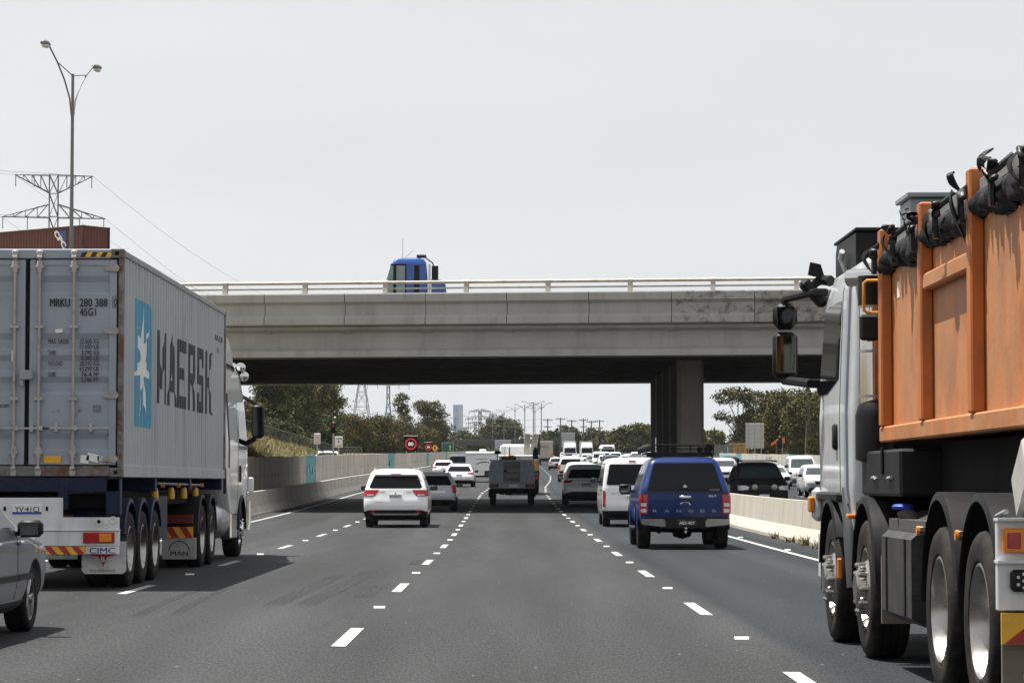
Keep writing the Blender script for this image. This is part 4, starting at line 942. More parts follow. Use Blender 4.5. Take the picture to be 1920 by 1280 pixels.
    s_ = .21
    GL_ = {'M': [((0, 0), (s_, 0), (s_, 1), (0, 1)), ((.79, 0), (1, 0), (1, 1), (.79, 1)), ((0, 1), (.2, 1), (.58, .2), (.42, .2)), ((.8, 1), (1, 1), (.58, .2), (.42, .2))],
     'A': [((0, 0), (.22, 0), (.6, 1), (.4, 1)), ((.78, 0), (1, 0), (.6, 1), (.4, 1)), ((.2, .2), (.8, .2), (.76, .36), (.24, .36))],
     'E': [((0, 0), (.26, 0), (.26, 1), (0, 1)), ((.26, .82), (.95, .82), (.95, 1), (.26, 1)), ((.26, .42), (.85, .42), (.85, .59), (.26, .59)), ((.26, 0), (.95, 0), (.95, .18), (.26, .18))],
     'R': [((0, 0), (.26, 0), (.26, 1), (0, 1)), ((.26, .84), (.8, .84), (.9, 1), (.26, 1)), ((.26, .4), (.8, .4), (.9, .56), (.26, .56)), ((.7, .5), (.98, .5), (.98, .93), (.7, .93)), ((.5, .42), (.76, .42), (1, 0), (.72, 0))],
     'S': [((.08, .83), (.92, .83), (.88, 1), (.12, 1)), ((.02, .5), (.28, .5), (.28, .93), (.02, .93)), ((.06, .43), (.94, .43), (.94, .58), (.06, .58)), ((.72, .07), (.98, .07), (.98, .5), (.72, .5)), ((.08, 0), (.92, 0), (.94, .17), (.06, .17)), ((.02, .12), (.26, .12), (.26, .3), (.02, .3)), ((.74, .7), (.96, .7), (.96, .9), (.74, .9))],
     'K': [((0, 0), (.26, 0), (.26, 1), (0, 1)), ((.26, .38), (.42, .5), (1, 1), (.7, 1)), ((.3, .56), (.48, .62), (1, 0), (.7, 0))]}
    for i_, ch in enumerate('MAERSK'):
        lv, lf = [], []
        for q_, poly in enumerate(GL_[ch]):
            o_ = len(lv); lv += [(a_ * .98, b_ * 1.02, q_ * .0006) for a_, b_ in poly]; lf.append(tuple(range(o_, o_ + len(poly))))
        me = bpy.data.meshes.new('l'); me.from_pydata(lv, [], lf); drape(me, 3.36 + i_ * 1.17, 1.04, w - .012, .004, NAVY, t, 'lettering')
    drape(text_mesh('MRKU 280 388 0', .1, 1.3), 10.5, 2.3, w - .012, .004, INK, t, 'lettering'); drape(text_mesh('45G1', .1, .4), 10.9, 2.1, w - .012, .004, INK, t, 'lettering')
    return t
big_container()
NAVYM = mat('navy_steel', (.010, .015, .042), .5, 0, spec=.2, var=.15, dirt=((.05, .045, .04), .45))
TWHITE = mat('truck_white', (.62, .63, .64), .4, coat=.4, var=.05, dirt=((.25, .24, .22), .5), dscale=1.8, streak=True)
RIMW = mat('polished_rim', (.40, .39, .375), .3, 1, var=.15, dirt=((.11, .085, .06), .65), dscale=6)
def guard(parent, y, r, x0, x1, zc, m, a0=0, a1=180, th=.03, name='mudguard', n=18):
    s = 1 if x1 > 0 else -1
    return MB().lathe([(r, x0), (r, x1), (r - .05, x1 + s * .012), (r - .05, x1 - s * .01), (r - th, x1 - s * .01), (r - th, x0)], n, 'x', (0, y, zc), R(a0), R(a1)).build(name, m, parent, smooth=50)
def hazard_board(parent, x0, x1, y, z0, z1, n, name='hazard_board'):
    o = MB().bb(x0, x1, y, y + .02, z0, z1).build(name, YEL_P, parent); w = (x1 - x0) / n; h = z1 - z0
    for k in range(n):
        a = x0 + w * k; q = w * .5
        MB().add([(a + q, y - .003, z0), (a + w, y - .003, z0), (a + q, y - .003, z1), (a, y - .003, z1)], [(0, 1, 2, 3)]).build('red_stripe', RED_P, o)
    return o
def trailer():
    y0 = 33.55; t = thing('container_trailer', 'navy skeleton trailer with white rear bumper under the grey container', 'trailer', (-6.15, y0, 0))
    px = lambda p: pX(p, y0) + 6.15; pz = lambda q: pZ(q, y0)
    for sd in (-1, 1):
        MB().bb(sd * .42, sd * .54, .1, 12.1, 1.0, 1.34, .01).build('chassis_beam', NAVYM, t)
        MB().bb(sd * 1.02, sd * 1.2, .12, .3, .93, 1.395, .008).build('rear_post', NAVYM, t)
        MB().tube([(sd * .75, 8.9, .25), (sd * .75, 8.9, 1.2)], .07, 8).bb(sd * .75 - .14, sd * .75 + .14, 8.76, 9.04, .2, .25).build('landing_leg', NAVYM, t)
    for y in (.22, 3.6, 7.6, 12.0): MB().bb(-1.19, 1.19, y - .1, y + .1, 1.22, 1.4, .01).build('bolster', NAVYM, t)
    for y in (4.1, 5.9, 7.4, 8.9):
        o = MB().lathe([(.055, 0), (.06, .05), (.05, .14), (.03, .17)], 12, 'z', (1.1, y, 1.1)).build('twist_lock', mat('lock_yellow', (.6, .3, .02), .5), t, smooth=40)
        MB().tube([(1.15, y + .3, 1.3), (1.2, y + .3, 1.3)], .035, 8).build('marker_lamp', AMBER, t)
    MB().tube([(1.15, 4.0, 1.33), (1.15, 9.5, 1.3)], .018, 6).build('air_line', mat('line_blue', (.08, .14, .2), .5), t)
    for sd in (-1, 1): MB().bb(sd * 1.08, sd * 1.14, 4.1, 5.2, .55, 1.15).build('side_stay', NAVYM, t)
    MB().bb(-1.0, 1.0, .35, 9.5, 1.02, 1.2).build('under_deck', BLACKM, t)
    # white rear panel and bumper
    o = MB().bb(-.49, .49, .05, .08, .73, 1.15, .005).build('plate_panel', TWHITE, t); plate(o, .043, .04, pz(954), 'YV·41CJ', .375, .125); MB().bb(-.145, .225, .034, .037, pz(963), pz(959)).build('plate_band', mat('plate_blue', (.02, .06, .3), .4), o)
    for x in (-.24, .29): MB().box((x, .045, pz(953)), (.03, .02, .055), .008).build('slot', BLACKM, o)
    MB().prism([(-1.21, .75), (1.21, .75), (1.21, .905), (-1.21, .905)], 'y', .0, .03).build('bumper_top', TWHITE, t)
    MB().bb(-1.22, 1.22, -.03, .06, .735, .752, .004).build('bumper_fold', TWHITE, t)
    bm_ = MB().bb(-1.215, 1.215, -.012, .05, .545, .735, .006).build('bumper', TWHITE, t)
    for sd in (-1, 1):
        l = MB().bb(sd * .76, sd * 1.155, -.04, -.012, pz(1017), pz(997), .006).build('tail_lamp', RED, bm_)
        MB().bb(sd * .965, sd * 1.12, -.046, -.04, pz(1014.5), pz(999.5), .003).build('indicator', AMBER, l)
        for q, (a, b, r_) in enumerate(((.955, 977.5, .05), (1.13, 974, .048), (1.05, 984, .034))):
            c = MB().lathe([(r_, 0), (r_ * .9, -.015), (r_ * .5, -.012), (r_ * .45, .0), (0, 0)], 16, 'y', (sd * a, -.002, pz(b))).build('coupling', TWHITE, t, smooth=30)
            if q == 0: MB().cyl((sd * a, -.012, pz(b)), (sd * a, -.004, pz(b)), r_ * .5, n=12).build('socket', BLACKM, c)
        hazard_board(t, sd * 1.2 if sd < 0 else .1, -.1 if sd < 0 else .785, -.02, pz(1038.5), pz(1023.5), 4)
        if sd > 0:
            n_ = MB().bb(.79, 1.215, -.02, -.0, pz(1037.5), pz(1023.5), .003).build('maker_plate', TWHITE, t); text('CIMC', .07, mat('maker_blue', (.02, .03, .18), .5), n_, (1.0, -.0235, pz(1036)), w=.32, align='CENTER', bold=.012)
        # mud flap
        c = sd * .98; fl = MB().prism([(c - .27, .23), (c - .23, .19), (c + .25, .19), (c + .29, .23), (c + .29, .6), (c - .27, .6)], 'y', .2, .225).build('mud_flap', mat('flap_white', (.5, .5, .5), .6, dirt=((.15, .14, .13), .5)), t)
        MB().prism([(c - .14, .42), (c - .06, .41), (c, .28), (c + .06, .41), (c + .14, .42), (c + .2, .45), (c + .07, .47), (c - .07, .47), (c - .2, .45)], 'y', .193, .199).build('flap_emblem', RED_P, fl)
        text('B', .06, INKW, fl, (c, .191, .345), w=.05, align='CENTER', bold=.02); text('ROLL WITH ROCKE', .03, INK, fl, (c, .191, .215), w=.32, align='CENTER')
    for k, y in enumerate((.95, 2.15, 3.35)):
        axle_pair(t, y, 1.23, .485, .27, .30, 'dish', RIMW, 36, True); MB().cyl((-1, y, .485), (1, y, .485), .07, n=8).build('axle', BLACKM, t)
        for sd in (-1, 1): guard(t, y, .6, sd * .55, sd * 1.22, .54, NAVYM, 20, 165)
    return t
trailer()
def shell_cab(t, rows, m, fc=(.25, .2), rc=(.1, .06), arches=(), name='cab'):
    sh = Shell(rows, rc=rc, fc=fc, crown=.0, fcrown=.06); sh.body(name, m, t, 1, .1, arches); return sh
def prime_mover():
    y0 = 40.6; t = thing('prime_mover', 'white cab-over prime mover with roof spot lamps pulling the container trailer', 'truck', (-6.15, y0, 0))
    sh = shell_cab(t, [(.55, 6.9, 9.05, 1.1), (.8, 6.2, 9.25, 1.2), (1.25, 5.55, 9.3, 1.22), (2.0, 5.5, 9.28, 1.22), (2.9, 5.52, 9.0, 1.17), (3.3, 5.55, 8.7, 1.12), (3.55, 5.6, 8.3, 1.02), (3.66, 5.8, 7.9, .85)], WHITE, arches=[(8.0, .5, .62, .6)])
    sh.patch('windscreen', 'front', [(1.75, -1.12, 1.12), (2.75, -1.05, 1.05)], GLASS_L, t); sh.patch('grille', 'front', [(.9, -.8, .8), (1.6, -.85, .85)], BLACK, t)
    for fc in ('left', 'right'):
        sh.patch('side_window', fc, [(1.95, 7.5, 8.85), (2.65, 7.55, 8.65)], GLASS, t); sh.patch('door_seam', fc, [(1.0, 7.35, 7.37), (2.8, 7.35, 7.37)], BLACKM, t, .003)
        sh.patch('rear_vent', fc, [(1.6, 5.7, 5.95), (2.9, 5.72, 5.95)], BLACK, t, .003)
        sd = 1 if fc == 'right' else -1
        MB().box((sd * 1.235, 7.6, 1.5), (.04, .07, .3), .015).build('door_handle', BLACK, t)
        m_ = MB().bb(sd * 1.33, sd * 1.56, 8.62, 8.78, 2.16, 2.78, .05).build('mirror', BLACK, t, smooth=50); MB().bb(sd * 1.35, sd * 1.54, 8.6, 8.62, 2.2, 2.74, .004).build('mirror_glass', mat('dark_mirror', (.05, .055, .06), .05, 1), m_)
        MB().tube([(sd * 1.12, 8.75, 2.95), (sd * 1.3, 8.72, 2.86), (sd * 1.45, 8.7, 2.77)], .035, 6).build('mirror_arm', BLACK, m_); MB().tube([(sd * 1.2, 8.75, 2.05), (sd * 1.4, 8.7, 2.16)], .05, 6).build('mirror_arm', BLACK, m_)
        MB().box((sd * 1.27, 9.2, 1.3), (.1, .16, .28), .02).build('corner_indicator', WHITE, t)
        # fairing wing at the cab's rear edge and side skirt
        MB().prism([(5.05, 1.2), (5.5, 1.2), (5.5, 3.3), (5.3, 3.3), (5.1, 2.8)], 'x', sd * 1.12, sd * 1.17).build('side_fairing', mat('fairing_grey', (.4, .42, .44), .4, coat=.4), t)
        MB().tube([(sd * 1.19, 5.35, 1.15), (sd * 1.19, 5.35, 2.55)], .02, 6).tube([(sd * 1.19, 5.55, 1.15), (sd * 1.17, 5.6, 2.9)], .02, 6).build('grab_rail', BLACK, t)
        MB().lathe([(.0, 4.2), (.3, 4.2), (.33, 4.24), (.33, 6.2), (.3, 6.24), (0, 6.24)], 20, 'y', (sd * .88, 0, .68)).build('fuel_tank', ALLOY, t, smooth=40)
        MB().bb(sd * 1.0, sd * 1.22, 6.3, 7.3, .35, .8, .03).build('cab_step', CHROME, t)
        MB().tube([(sd * 1.18, 9.4, .45), (sd * 1.2, 9.45, .6), (sd * 1.2, 9.45, 1.0)], .05, 8).build('bull_bar', CHROME, t, smooth=40)
        guard(t, 2.0, .66, sd * .55, sd * 1.21, .5, BLACK, -5, 175)
        guard(t, 3.35, .66, sd * .55, sd * 1.21, .5, BLACK, 5, 140)
        guard(t, 8.0, .62, sd * .75, sd * 1.24, .5, BLACK, 0, 180)
    MB().tube([(-1.1, 9.42, .55), (1.1, 9.42, .55)], .06, 8).tube([(-1.1, 9.42, .9), (1.1, 9.42, .9)], .05, 8).build('bull_bar', CHROME, t, smooth=40)
    # roof fairing: curved deflector with open back
    rows = []
    for u in np.linspace(0, 1, 10):
        y = 5.5 + u * 2.9; z = 4.03 - .40 * min(1, u / .42) ** 2 - .14 * max(0, u - .42) / .58; w = 1.2 - .2 * u ** 3
        rows.append([(-w, y, 3.4), (-w, y, z - .2), (-w * .93, y, z - .05), (-w * .8, y, z), (w * .8, y, z), (w * .93, y, z - .05), (w, y, z - .2), (w, y, 3.4)])
    mb = MB().grid(rows); mb.f.append(tuple(range(8))); mb.build('roof_fairing', WHITE, t, smooth=40)
    MB().tube([(-1.0, 8.5, 3.42), (1.0, 8.5, 3.42)], .03, 8).build('lamp_bar', CHROME, t)
    for x in (-.98, -.5, .5, .98, 1.13):
        for z in ((3.3, 3.46)):
            MB().lathe([(0, -.09), (.06, -.075), (.095, 0), (.095, .05), (0, .055)], 16, 'y', (x + (.06 if z < 3.4 else 0), 8.55, z)).build('spot_lamp', CHROME, t, smooth=50)
    for y in (2.0, 3.35): axle_pair(t, y, 1.22, .5, .28, .30, 'dish', RIMW, 32, True)
    axle_pair(t, 8.0, 1.2, .5, .3, .30, 'steer', CHROME, 32)
    for sd in (-1, 1): MB().bb(sd * .38, sd * .48, .9, 9.0, .7, .98).build('chassis_rail', BLACKM, t)
    MB().bb(-.6, .6, 1.6, 3.0, .98, 1.12, .03).build('turntable', BLACKM, t)
    MB().bb(-1.0, 1.0, 4.2, 6.3, .45, 1.0).build('engine_cover', BLACKM, t)
    for sd in (-1, 1):
        c = sd * .93; fl = MB().bb(c - .27, c + .27, 1.24, 1.27, .14, .48, .01).build('mud_flap', mat('flap_pale', (.36, .36, .36), .6, dirt=((.12, .12, .11), .6)), t)
        arc = MB().lathe([(.15, 0), (.165, 0)], 16, 'y', (c, 1.236, .27), 0, math.pi).build('flap_arc', INK, fl); text('MAN', .07, INK, fl, (c, 1.236, .2), w=.27, align='CENTER', bold=.02)
        hazard_board(t, c - .22, c + .22, 1.22, .48, .65, 2)
        MB().bb(c - .2, c + .22, 1.21, 1.24, .7, .84, .01).build('tail_lamp', mat('dull_red', (.16, .02, .02), .3), t)
    return t
prime_mover()
# brown stack in the container yard
BR1 = mat('container_brown', (.105, .03, .022), .65, var=.12, scale=1.5, dirt=((.05, .03, .025), .6), streak=True); BR2 = mat('container_frame_brown', (.085, .03, .024), .7, var=.2, dirt=((.03, .025, .025), .6))
def yard():
    d = 172.0; p = at(152, 420, d); ang = R(52); zt = p.z; n = 5; base = zt - n * 2.6; first = None
    for k in range(n):
        lab = 'rust brown shipping container on top of the yard stack, blue triangle emblem' if k == n - 1 else 'plain rust brown shipping container lower in the yard stack'
        if first is None: first = shipping_container('shipping_container', lab, (0, 0, 0), (0, 0, ang), 12.19, BR1, BR2, BR1, 2.59, True, False); o = first
        else: o = copy_tree(first)
        o['label'] = lab
        if k < n - 1: o['group'] = 'containers stacked in the yard'
        elif 'group' in o: del o['group']
        corner = Matrix.Rotation(ang, 3, 'Z') @ Vector((-1.219, 0, 0)); o.location = (p.x - corner.x, p.y - corner.y, base + k * 2.6); top = o
    e = MB().add([(-1.226, 1.55, .95), (-1.226, 1.55, 2.3), (-1.226, 2.55, 2.3)], [(0, 1, 2)]).build('emblem_panel', mat('yard_emblem', (.03, .06, .22), .5), top)
    text('CPC', .36, INKW, top, (-1.235, 2.75, 2.2), w=1.5, rot=(R(90), R(48), R(-90)), bold=.05)
    return top
yard()

# ------------------------------------------------------------------ orange tipper truck
ORANGE = mat('orange_steel', (.42, .135, .028), .6, var=.3, scale=2.2, bump=.1, dirt=((.36, .22, .12), .8), streak=True, dscale=1.5, dth=(.40, .68))
ORANGE2 = mat('orange_frame', (.42, .125, .022), .55, var=.14, scale=2, bump=.06, dirt=((.22, .10, .05), .7), dscale=3)
TARP = mat('tarp_black', (.012, .012, .014), .38, var=.3, scale=5, bump=.2, spec=.35)
def tipper():
    y0 = 14.0; X0 = 3.95; t = thing('tipper_truck', 'white cabbed eight wheel tipper truck with orange steel body and black rolled tarpaulin', 'truck', (X0, y0, 0))
    L = lambda d: d - y0; xb = 2.90 - X0        # left skin of the body
    body = None
    for sd in (-1, 1):
        s = MB().bb(sd * (-xb - .05), sd * (-xb - .0), L(13.3), L(20.42), 1.74, 3.13).build('body_side', ORANGE, t)
        if sd < 0: body = s
        MB().bb(sd * (-xb - .06), sd * (-xb + .075), L(13.2), L(20.48), 1.645, 1.765, .012).build('bottom_rail', ORANGE, t)
        MB().bb(sd * (-xb - .07), sd * (-xb + .03), L(13.2), L(20.48), 3.12, 3.2, .008).build('top_rail', mat('worn_rail', (.2, .2, .19), .6, .4, var=.3, dirt=(RUSTC, .7)), t)
        for k, d in enumerate((14.4, 16.4, 18.4, 20.38)):
            MB().bb(sd * (-xb), sd * (-xb + .09), L(d) - .13 if k < 3 else L(d) - .14, L(d) + .02, 1.765, 3.27, .012).build('body_post', ORANGE2, t)
        MB().bb(sd * (-xb), sd * (-xb + .075), L(16.42), L(18.27), 2.66, 2.77, .012).build('brace', ORANGE, t)
        # rolled tarpaulin hung along the rail in bunched folds
        r = random.Random(5 + sd); ys = np.linspace(L(13.2), L(20.45), 260); rows = []
        for q in range(9):
            u = q / 8; row = []
            for y in ys:
                g = math.sin(math.pi * ((y * .5) % 1)); fold = .022 * math.sin(y * 31 + 2.2 * math.sin(y * 3.1) + u * 1.5) + .016 * math.sin(y * 67 + u * 4) + .012 * math.sin(y * 13 - u * 5)
                bulge = -.01 + .055 * math.sin(math.pi * min(1, u * 1.02)) ** .7
                row.append((sd * (-xb + .03 + bulge + fold * (.4 + u)), y, 3.125 - u * (.17 + .05 * g + .02 * math.sin(y * 5.3)) ))
            rows.append(row)
        MB().grid(rows).build('tarpaulin', TARP, t, smooth=70)
        # knotted straps with loose ends flapping in the wind
        for k, d in enumerate((14.35, 15.3, 16.35, 17.35, 18.35, 19.3, 20.3)):
            y = L(d); x = sd * (-xb + .13); m_ = MB()
            for q in range(1 + (k * 2) % 3):
                a = r.uniform(-.8, .8) + (math.pi if (q + k) % 3 == 0 else 0); ln = r.uniform(.14, .27); up = Vector((0, math.sin(a) * .8, math.cos(a)))
                p0 = Vector((x, y + r.uniform(-.05, .05), 3.14)); sdv = Vector((.3 * sd, up.z, -up.y)) * .032
                pts = [p0 + up * ln * u + Vector((sd * .06 * math.sin(u * 3 + q), .04 * math.sin(5 * u + k + q), -.07 * u * u)) for u in np.linspace(0, 1, 7)]
                wd = (.35, .8, 1.15, 1.25, 1.2, .9, .15); m_.grid([[tuple(p - sdv * w_) for p, w_ in zip(pts, wd)], [tuple(p + Vector((sd * .02 * w_, 0, .006))) for p, w_ in zip(pts, wd)], [tuple(p + sdv * w_) for p, w_ in zip(pts, wd)]])
            for q in range(2): m_.box((x + r.uniform(-.02, .02), y + r.uniform(-.05, .05), 3.12 + r.uniform(-.05, .06)), (.06, .1, .035), .012, Matrix.Rotation(r.uniform(-1, 1), 3, 'X') @ Matrix.Rotation(r.uniform(-.6, .6), 3, 'Y'))
            m_.tube([(x, y, 2.93), (x, y + .02, 3.12), (sd * (-xb), y, 3.23)], .022, 6); m_.build('strap', TARP, t, smooth=45)
        for d in (14.9, 19.9): MB().bb(sd * (-xb + .004), sd * (-xb + .001), L(d) - .06, L(d) + .06, 2.78 - .06, 2.78 + .06).build('sticker', INKW, t)
    MB().bb(xb + .05, -xb - .05, L(13.3), L(20.4), 1.66, 1.74).build('body_floor', ORANGE2, t)
    MB().bb(xb + .04, -xb - .04, L(20.36), L(20.46), 1.7, 3.2, .01).build('headboard', ORANGE2, t); MB().bb(xb + .04, -xb - .04, L(13.22), L(13.3), 1.7, 3.06, .01).build('tailgate', ORANGE2, t)
    MB().bb(xb + .1, -xb - .1, L(13.4), L(20.3), 3.06, 3.12).build('tarp_cover', TARP, t)
    o = MB().bb(.98 - 1.9, .98 - 1.58, L(20.15), L(20.7), 3.05, 3.5, .01).bb(.95 - 1.9, 1.01 - 1.58, L(20.1), L(20.75), 3.5, 3.54, .006).build('tarp_motor_box', mat('grey_box', (.22, .25, .27), .5, .3, var=.1), t)
    # chassis and axles
    for sd in (-1, 1): MB().bb(sd * .38, sd * .47, L(14.1), L(23.6), .82, 1.1).build('chassis_rail', BLACKM, t)
    MB().bb(-.9, .9, L(14.2), L(20.3), 1.25, 1.62).build('subframe', BLACKM, t); MB().bb(-.75, .75, L(17.6), L(21.2), .55, 1.25).build('gearbox', BLACKM, t)
    for d in (15.5, 16.95):
        axle_pair(t, L(d), 1.255, .53, .29, .345, 'dish', RIMW, 44, True)
        for sd in (-1, 1): guard(t, L(d), .70, sd * .6, sd * 1.24, .58, BLACK, -2, 172, n=26)
    for d in (20.5, 22.6):
        axle_pair(t, L(d), 1.255, .53, .31, .315, 'steer', RIMW, 44)
    for sd in (-1, 1):
        guard(t, L(20.5), .67, sd * .7, sd * 1.25, .56, BLACK, 0, 178, n=26); guard(t, L(22.6), .66, sd * .75, sd * 1.27, .56, BLACK, 8, 150, n=26)
        for d in (17.75, 16.2):
            o = MB().tube([(sd * 1.1, L(d), 1.02), (sd * 1.24, L(d), 1.02)], .035, 10).build('marker_lamp', CHROME, t, smooth=40); MB().tube([(sd * 1.24, L(d), 1.02), (sd * 1.26, L(d), 1.02)], .033, 10).build('marker_lens', AMBER, o)
        MB().bb(sd * .78, sd * 1.2, L(21.32), L(21.35), .28, .75).build('mud_flap', mat('dusty_flap', (.16, .14, .11), .9), t)
        MB().bb(sd * .7, sd * 1.22, L(19.72), L(19.75), .3, .8).build('mud_flap', mat('dusty_flap', (.16, .14, .11), .9), t)
    # fuel tank between axles, blue cap; battery and filter boxes
    tk = MB().prism([(-1.25, .42), (-1.15, .36), (-.7, .36), (-.7, 1.12), (-.95, 1.14), (-1.13, 1.06), (-1.25, .95)], 'y', L(18.05), L(19.5)).build('fuel_tank', mat('tank_black', (.018, .018, .019), .55, dirt=((.09, .08, .07), .6), dscale=3), t)
    MB().cyl((-1.1, L(19.0), 1.07), (-1.16, L(19.0), 1.15), .06, n=14).build('filler_neck', mat('neck_grey', (.12, .11, .1), .7), tk); MB().lathe([(.075, 0), (.08, .02), (.06, .035), (0, .04)], 16, 'z', (-1.165, L(19.0), 1.15)).build('filler_cap', mat('cap_blue', (.02, .05, .4), .4), tk, smooth=40)
    for d in (18.3, 19.2): MB().bb(-1.258, -1.252, L(d), L(d) + .05, .42, .95).build('tank_strap', BLACKM, tk)
    MB().prism([(-1.2, 1.0), (-.7, 1.0), (-.7, 1.08), (-1.2, 1.08)], 'y', L(17.75), L(19.45)).build('tank_shelf', mat('dusty_black', (.05, .047, .043), .8), t)
    bx = MB().bb(-1.2, -.6, L(18.9), L(20.95), 1.24, 1.58, .02).build('battery_box', BLACK, t); MB().bb(-1.215, -1.2, L(19.7), L(19.78), 1.4, 1.6, .004).build('box_latch', BLACKM, bx); MB().tube([(-1.21, L(20.3), 1.37), (-1.22, L(20.1), 1.38), (-1.21, L(20.05), 1.36)], .012, 5).tube([(-1.21, L(19.45), 1.37), (-1.22, L(19.2), 1.375)], .012, 5).build('box_handle', STEEL, bx)
    MB().lathe([(0, L(21.3)), (.17, L(21.3)), (.2, L(21.34)), (.2, L(21.95)), (.17, L(22.0)), (0, L(22.0))], 24, 'y', (-1.02, 0, 1.36)).build('air_tank', BLACK, t, smooth=40)
    MB().bb(-1.2, -.8, L(21.0), L(21.6), .75, 1.2, .02).build('tool_locker', BLACK, t)
    MB().tube([(-1.2, L(21.45), .5), (-1.22, L(21.5), .9), (-1.2, L(21.75), 1.28)], .06, 10).build('intake_hose', mat('hose_grey', (.05, .053, .058), .5), t, smooth=40)
    MB().bb(-1.19, -1.0, L(21.35), L(21.5), .62, .98).build('radiator_ribs', ALLOY, t)
    for k in range(6): MB().bb(-1.2, -1.19, L(21.33), L(21.52), .65 + k * .055, .68 + k * .055).build('rib', STEEL, t)
    MB().bb(-1.27, -1.2, L(21.3), L(21.42), 1.05, 1.09, .01).build('side_lamp', AMBER, t); MB().bb(-1.28, -1.24, L(21.9), L(21.95), .55, .72, .01).build('side_reflector', AMBER, t)
    # exhaust and intake stack behind the cab
    st = MB().cyl((-1.14, L(20.78), 1.95), (-1.14, L(20.78), 2.86), .095, n=24).build('exhaust_stack', CHROME, t, smooth=40)
    MB().lathe([(.1, 1.5), (.15, 1.52), (.15, 1.86), (.13, 1.93), (.1, 1.98)], 24, 'z', (-1.12, L(20.78), 0)).build('stack_base', BLACK, st, smooth=30)
    for z in (2.0, 2.35, 2.7): MB().cyl((-1.14, L(20.78), z), (-1.14, L(20.78), z + .02), .102, n=24).build('stack_clamp', STEEL, st)
    MB().bb(-1.25, -1.1, L(20.58), L(20.68), 2.44, 2.64, .02).build('control_box', BLACK, st); MB().cyl((-1.14, L(20.78), 2.72), (-1.14, L(20.78), 2.95), .104, n=20).build('stack_head', BLACK, st, smooth=40); MB().tube([(-1.08, L(20.55), 2.9), (-1.2, L(20.57), 2.9), (-1.225, L(20.57), 2.88), (-1.225, L(20.57), 2.67), (-1.2, L(20.57), 2.65), (-1.08, L(20.55), 2.65)], .013, 8).build('grab_handle', mat('handle_yellow', (.6, .26, .02), .5), t, smooth=40)
    MB().tube([(-1.25, L(21.25), 2.97), (-1.02, L(21.05), 2.97)], .07, 16).build('horn_pipe', CHROME, t, smooth=40)
    # cab
    CABP = mat('cab_silver_white', (.50, .515, .535), .35, coat=.5, var=.08, dirt=((.2, .19, .18), .55), streak=True, dscale=2.0)
    sh = shell_cab(t, [(.75, L(21.5), L(23.59), 1.12), (.95, L(21.3), L(23.74), 1.2), (1.3, L(21.25), L(23.74), 1.235), (1.9, L(21.22), L(23.72), 1.24), (2.9, L(21.22), L(23.44), 1.2), (3.1, L(21.25), L(23.24), 1.15), (3.2, L(21.4), L(22.94), 1.0)], CABP, arches=[(L(22.6), .53, .7, .6)], rc=(.14, .1))
    sh.patch('cab_rear_panel', 'rear', [(1.0, -1.1, 1.1), (2.95, -1.07, 1.07)], BLACK, t, .012); sh.patch('windscreen', 'front', [(1.85, -1.12, 1.12), (2.85, -1.08, 1.08)], GLASS_L, t); sh.patch('grille', 'front', [(.95, -.9, .9), (1.7, -.95, .95)], BLACK, t)
    for sd, fc in ((-1, 'left'), (1, 'right')):
        sh.patch('side_window', fc, [(2.1, L(22.9), L(23.49)), (2.2, L(22.15), L(23.49)), (2.85, L(22.1), L(23.24))], GLASS, t, .004); sh.patch('door_seam', fc, [(1.0, L(22.02), L(22.035)), (2.95, L(22.02), L(22.035))], BLACKM, t, .003)
        sh.patch('pillar_trim', fc, [(1.2, L(21.5), L(21.62)), (3.0, L(21.5), L(21.62))], mat('pillar_grey', (.3, .33, .37), .4, coat=.3), t, .02)
        MB().box((sd * 1.25, L(22.25), 1.72), (.04, .16, .22), .03).build('door_handle', BLACK, t, smooth=50)
        MB().bb(sd * 1.2, sd * 1.275, L(22.0), L(23.64), 1.18, 1.26, .02).build('wheel_arch_trim', BLACK, t)
        MB().bb(sd * 1.1, sd * 1.22, L(23.35), L(23.64), .35, 1.1, .04).build('cab_step', BLACK, t)
        o = MB().bb(sd * 1.2, sd * 1.3, L(23.44), L(23.64), 1.0, 1.3, .04).build('corner_lamp', LENS, t); MB().bb(sd * 1.29, sd * 1.34, L(23.44), L(23.56), 1.08, 1.22, .015).build('corner_indicator', AMBER, o)
        # door mirrors on arms
        xa, xc = sd * 1.4, sd * 1.62; y = L(23.7)
        mi = MB().bb(xa, xc, y - .02, y + .14, 2.26, 2.68, .045).build('mirror', BLACK, t, smooth=50); MB().bb(sd * 1.425, sd * 1.595, y - .03, y - .018, 2.31, 2.64, .004).build('mirror_glass', mat('mirror_green', (.12, .135, .11), .04, 1), mi)
        MB().bb(xa, xc, y - .02, y + .12, 2.70, 2.94, .06).build('wide_mirror', BLACK, mi, smooth=50); MB().bb(sd * 1.43, sd * 1.59, y - .03, y - .018, 2.735, 2.905, .004).build('wide_mirror_glass', mat('mirror_dark', (.05, .055, .055), .04, 1), mi)
        MB().tube([(sd * 1.2, L(23.24), 3.0), (sd * 1.3, L(23.19), 3.0), (sd * 1.5, y + .05, 2.98), (sd * 1.52, y + .05, 2.92)], .035, 8).build('mirror_arm', BLACK, mi, smooth=40); MB().tube([(sd * 1.2, L(23.24), 2.2), (sd * 1.35, L(23.19), 2.2), (sd * 1.52, y + .05, 2.25)], .04, 8).bb(sd * 1.18, sd * 1.28, L(23.19), L(23.32), 2.1, 2.24, .02).build('mirror_arm', BLACK, mi, smooth=40)
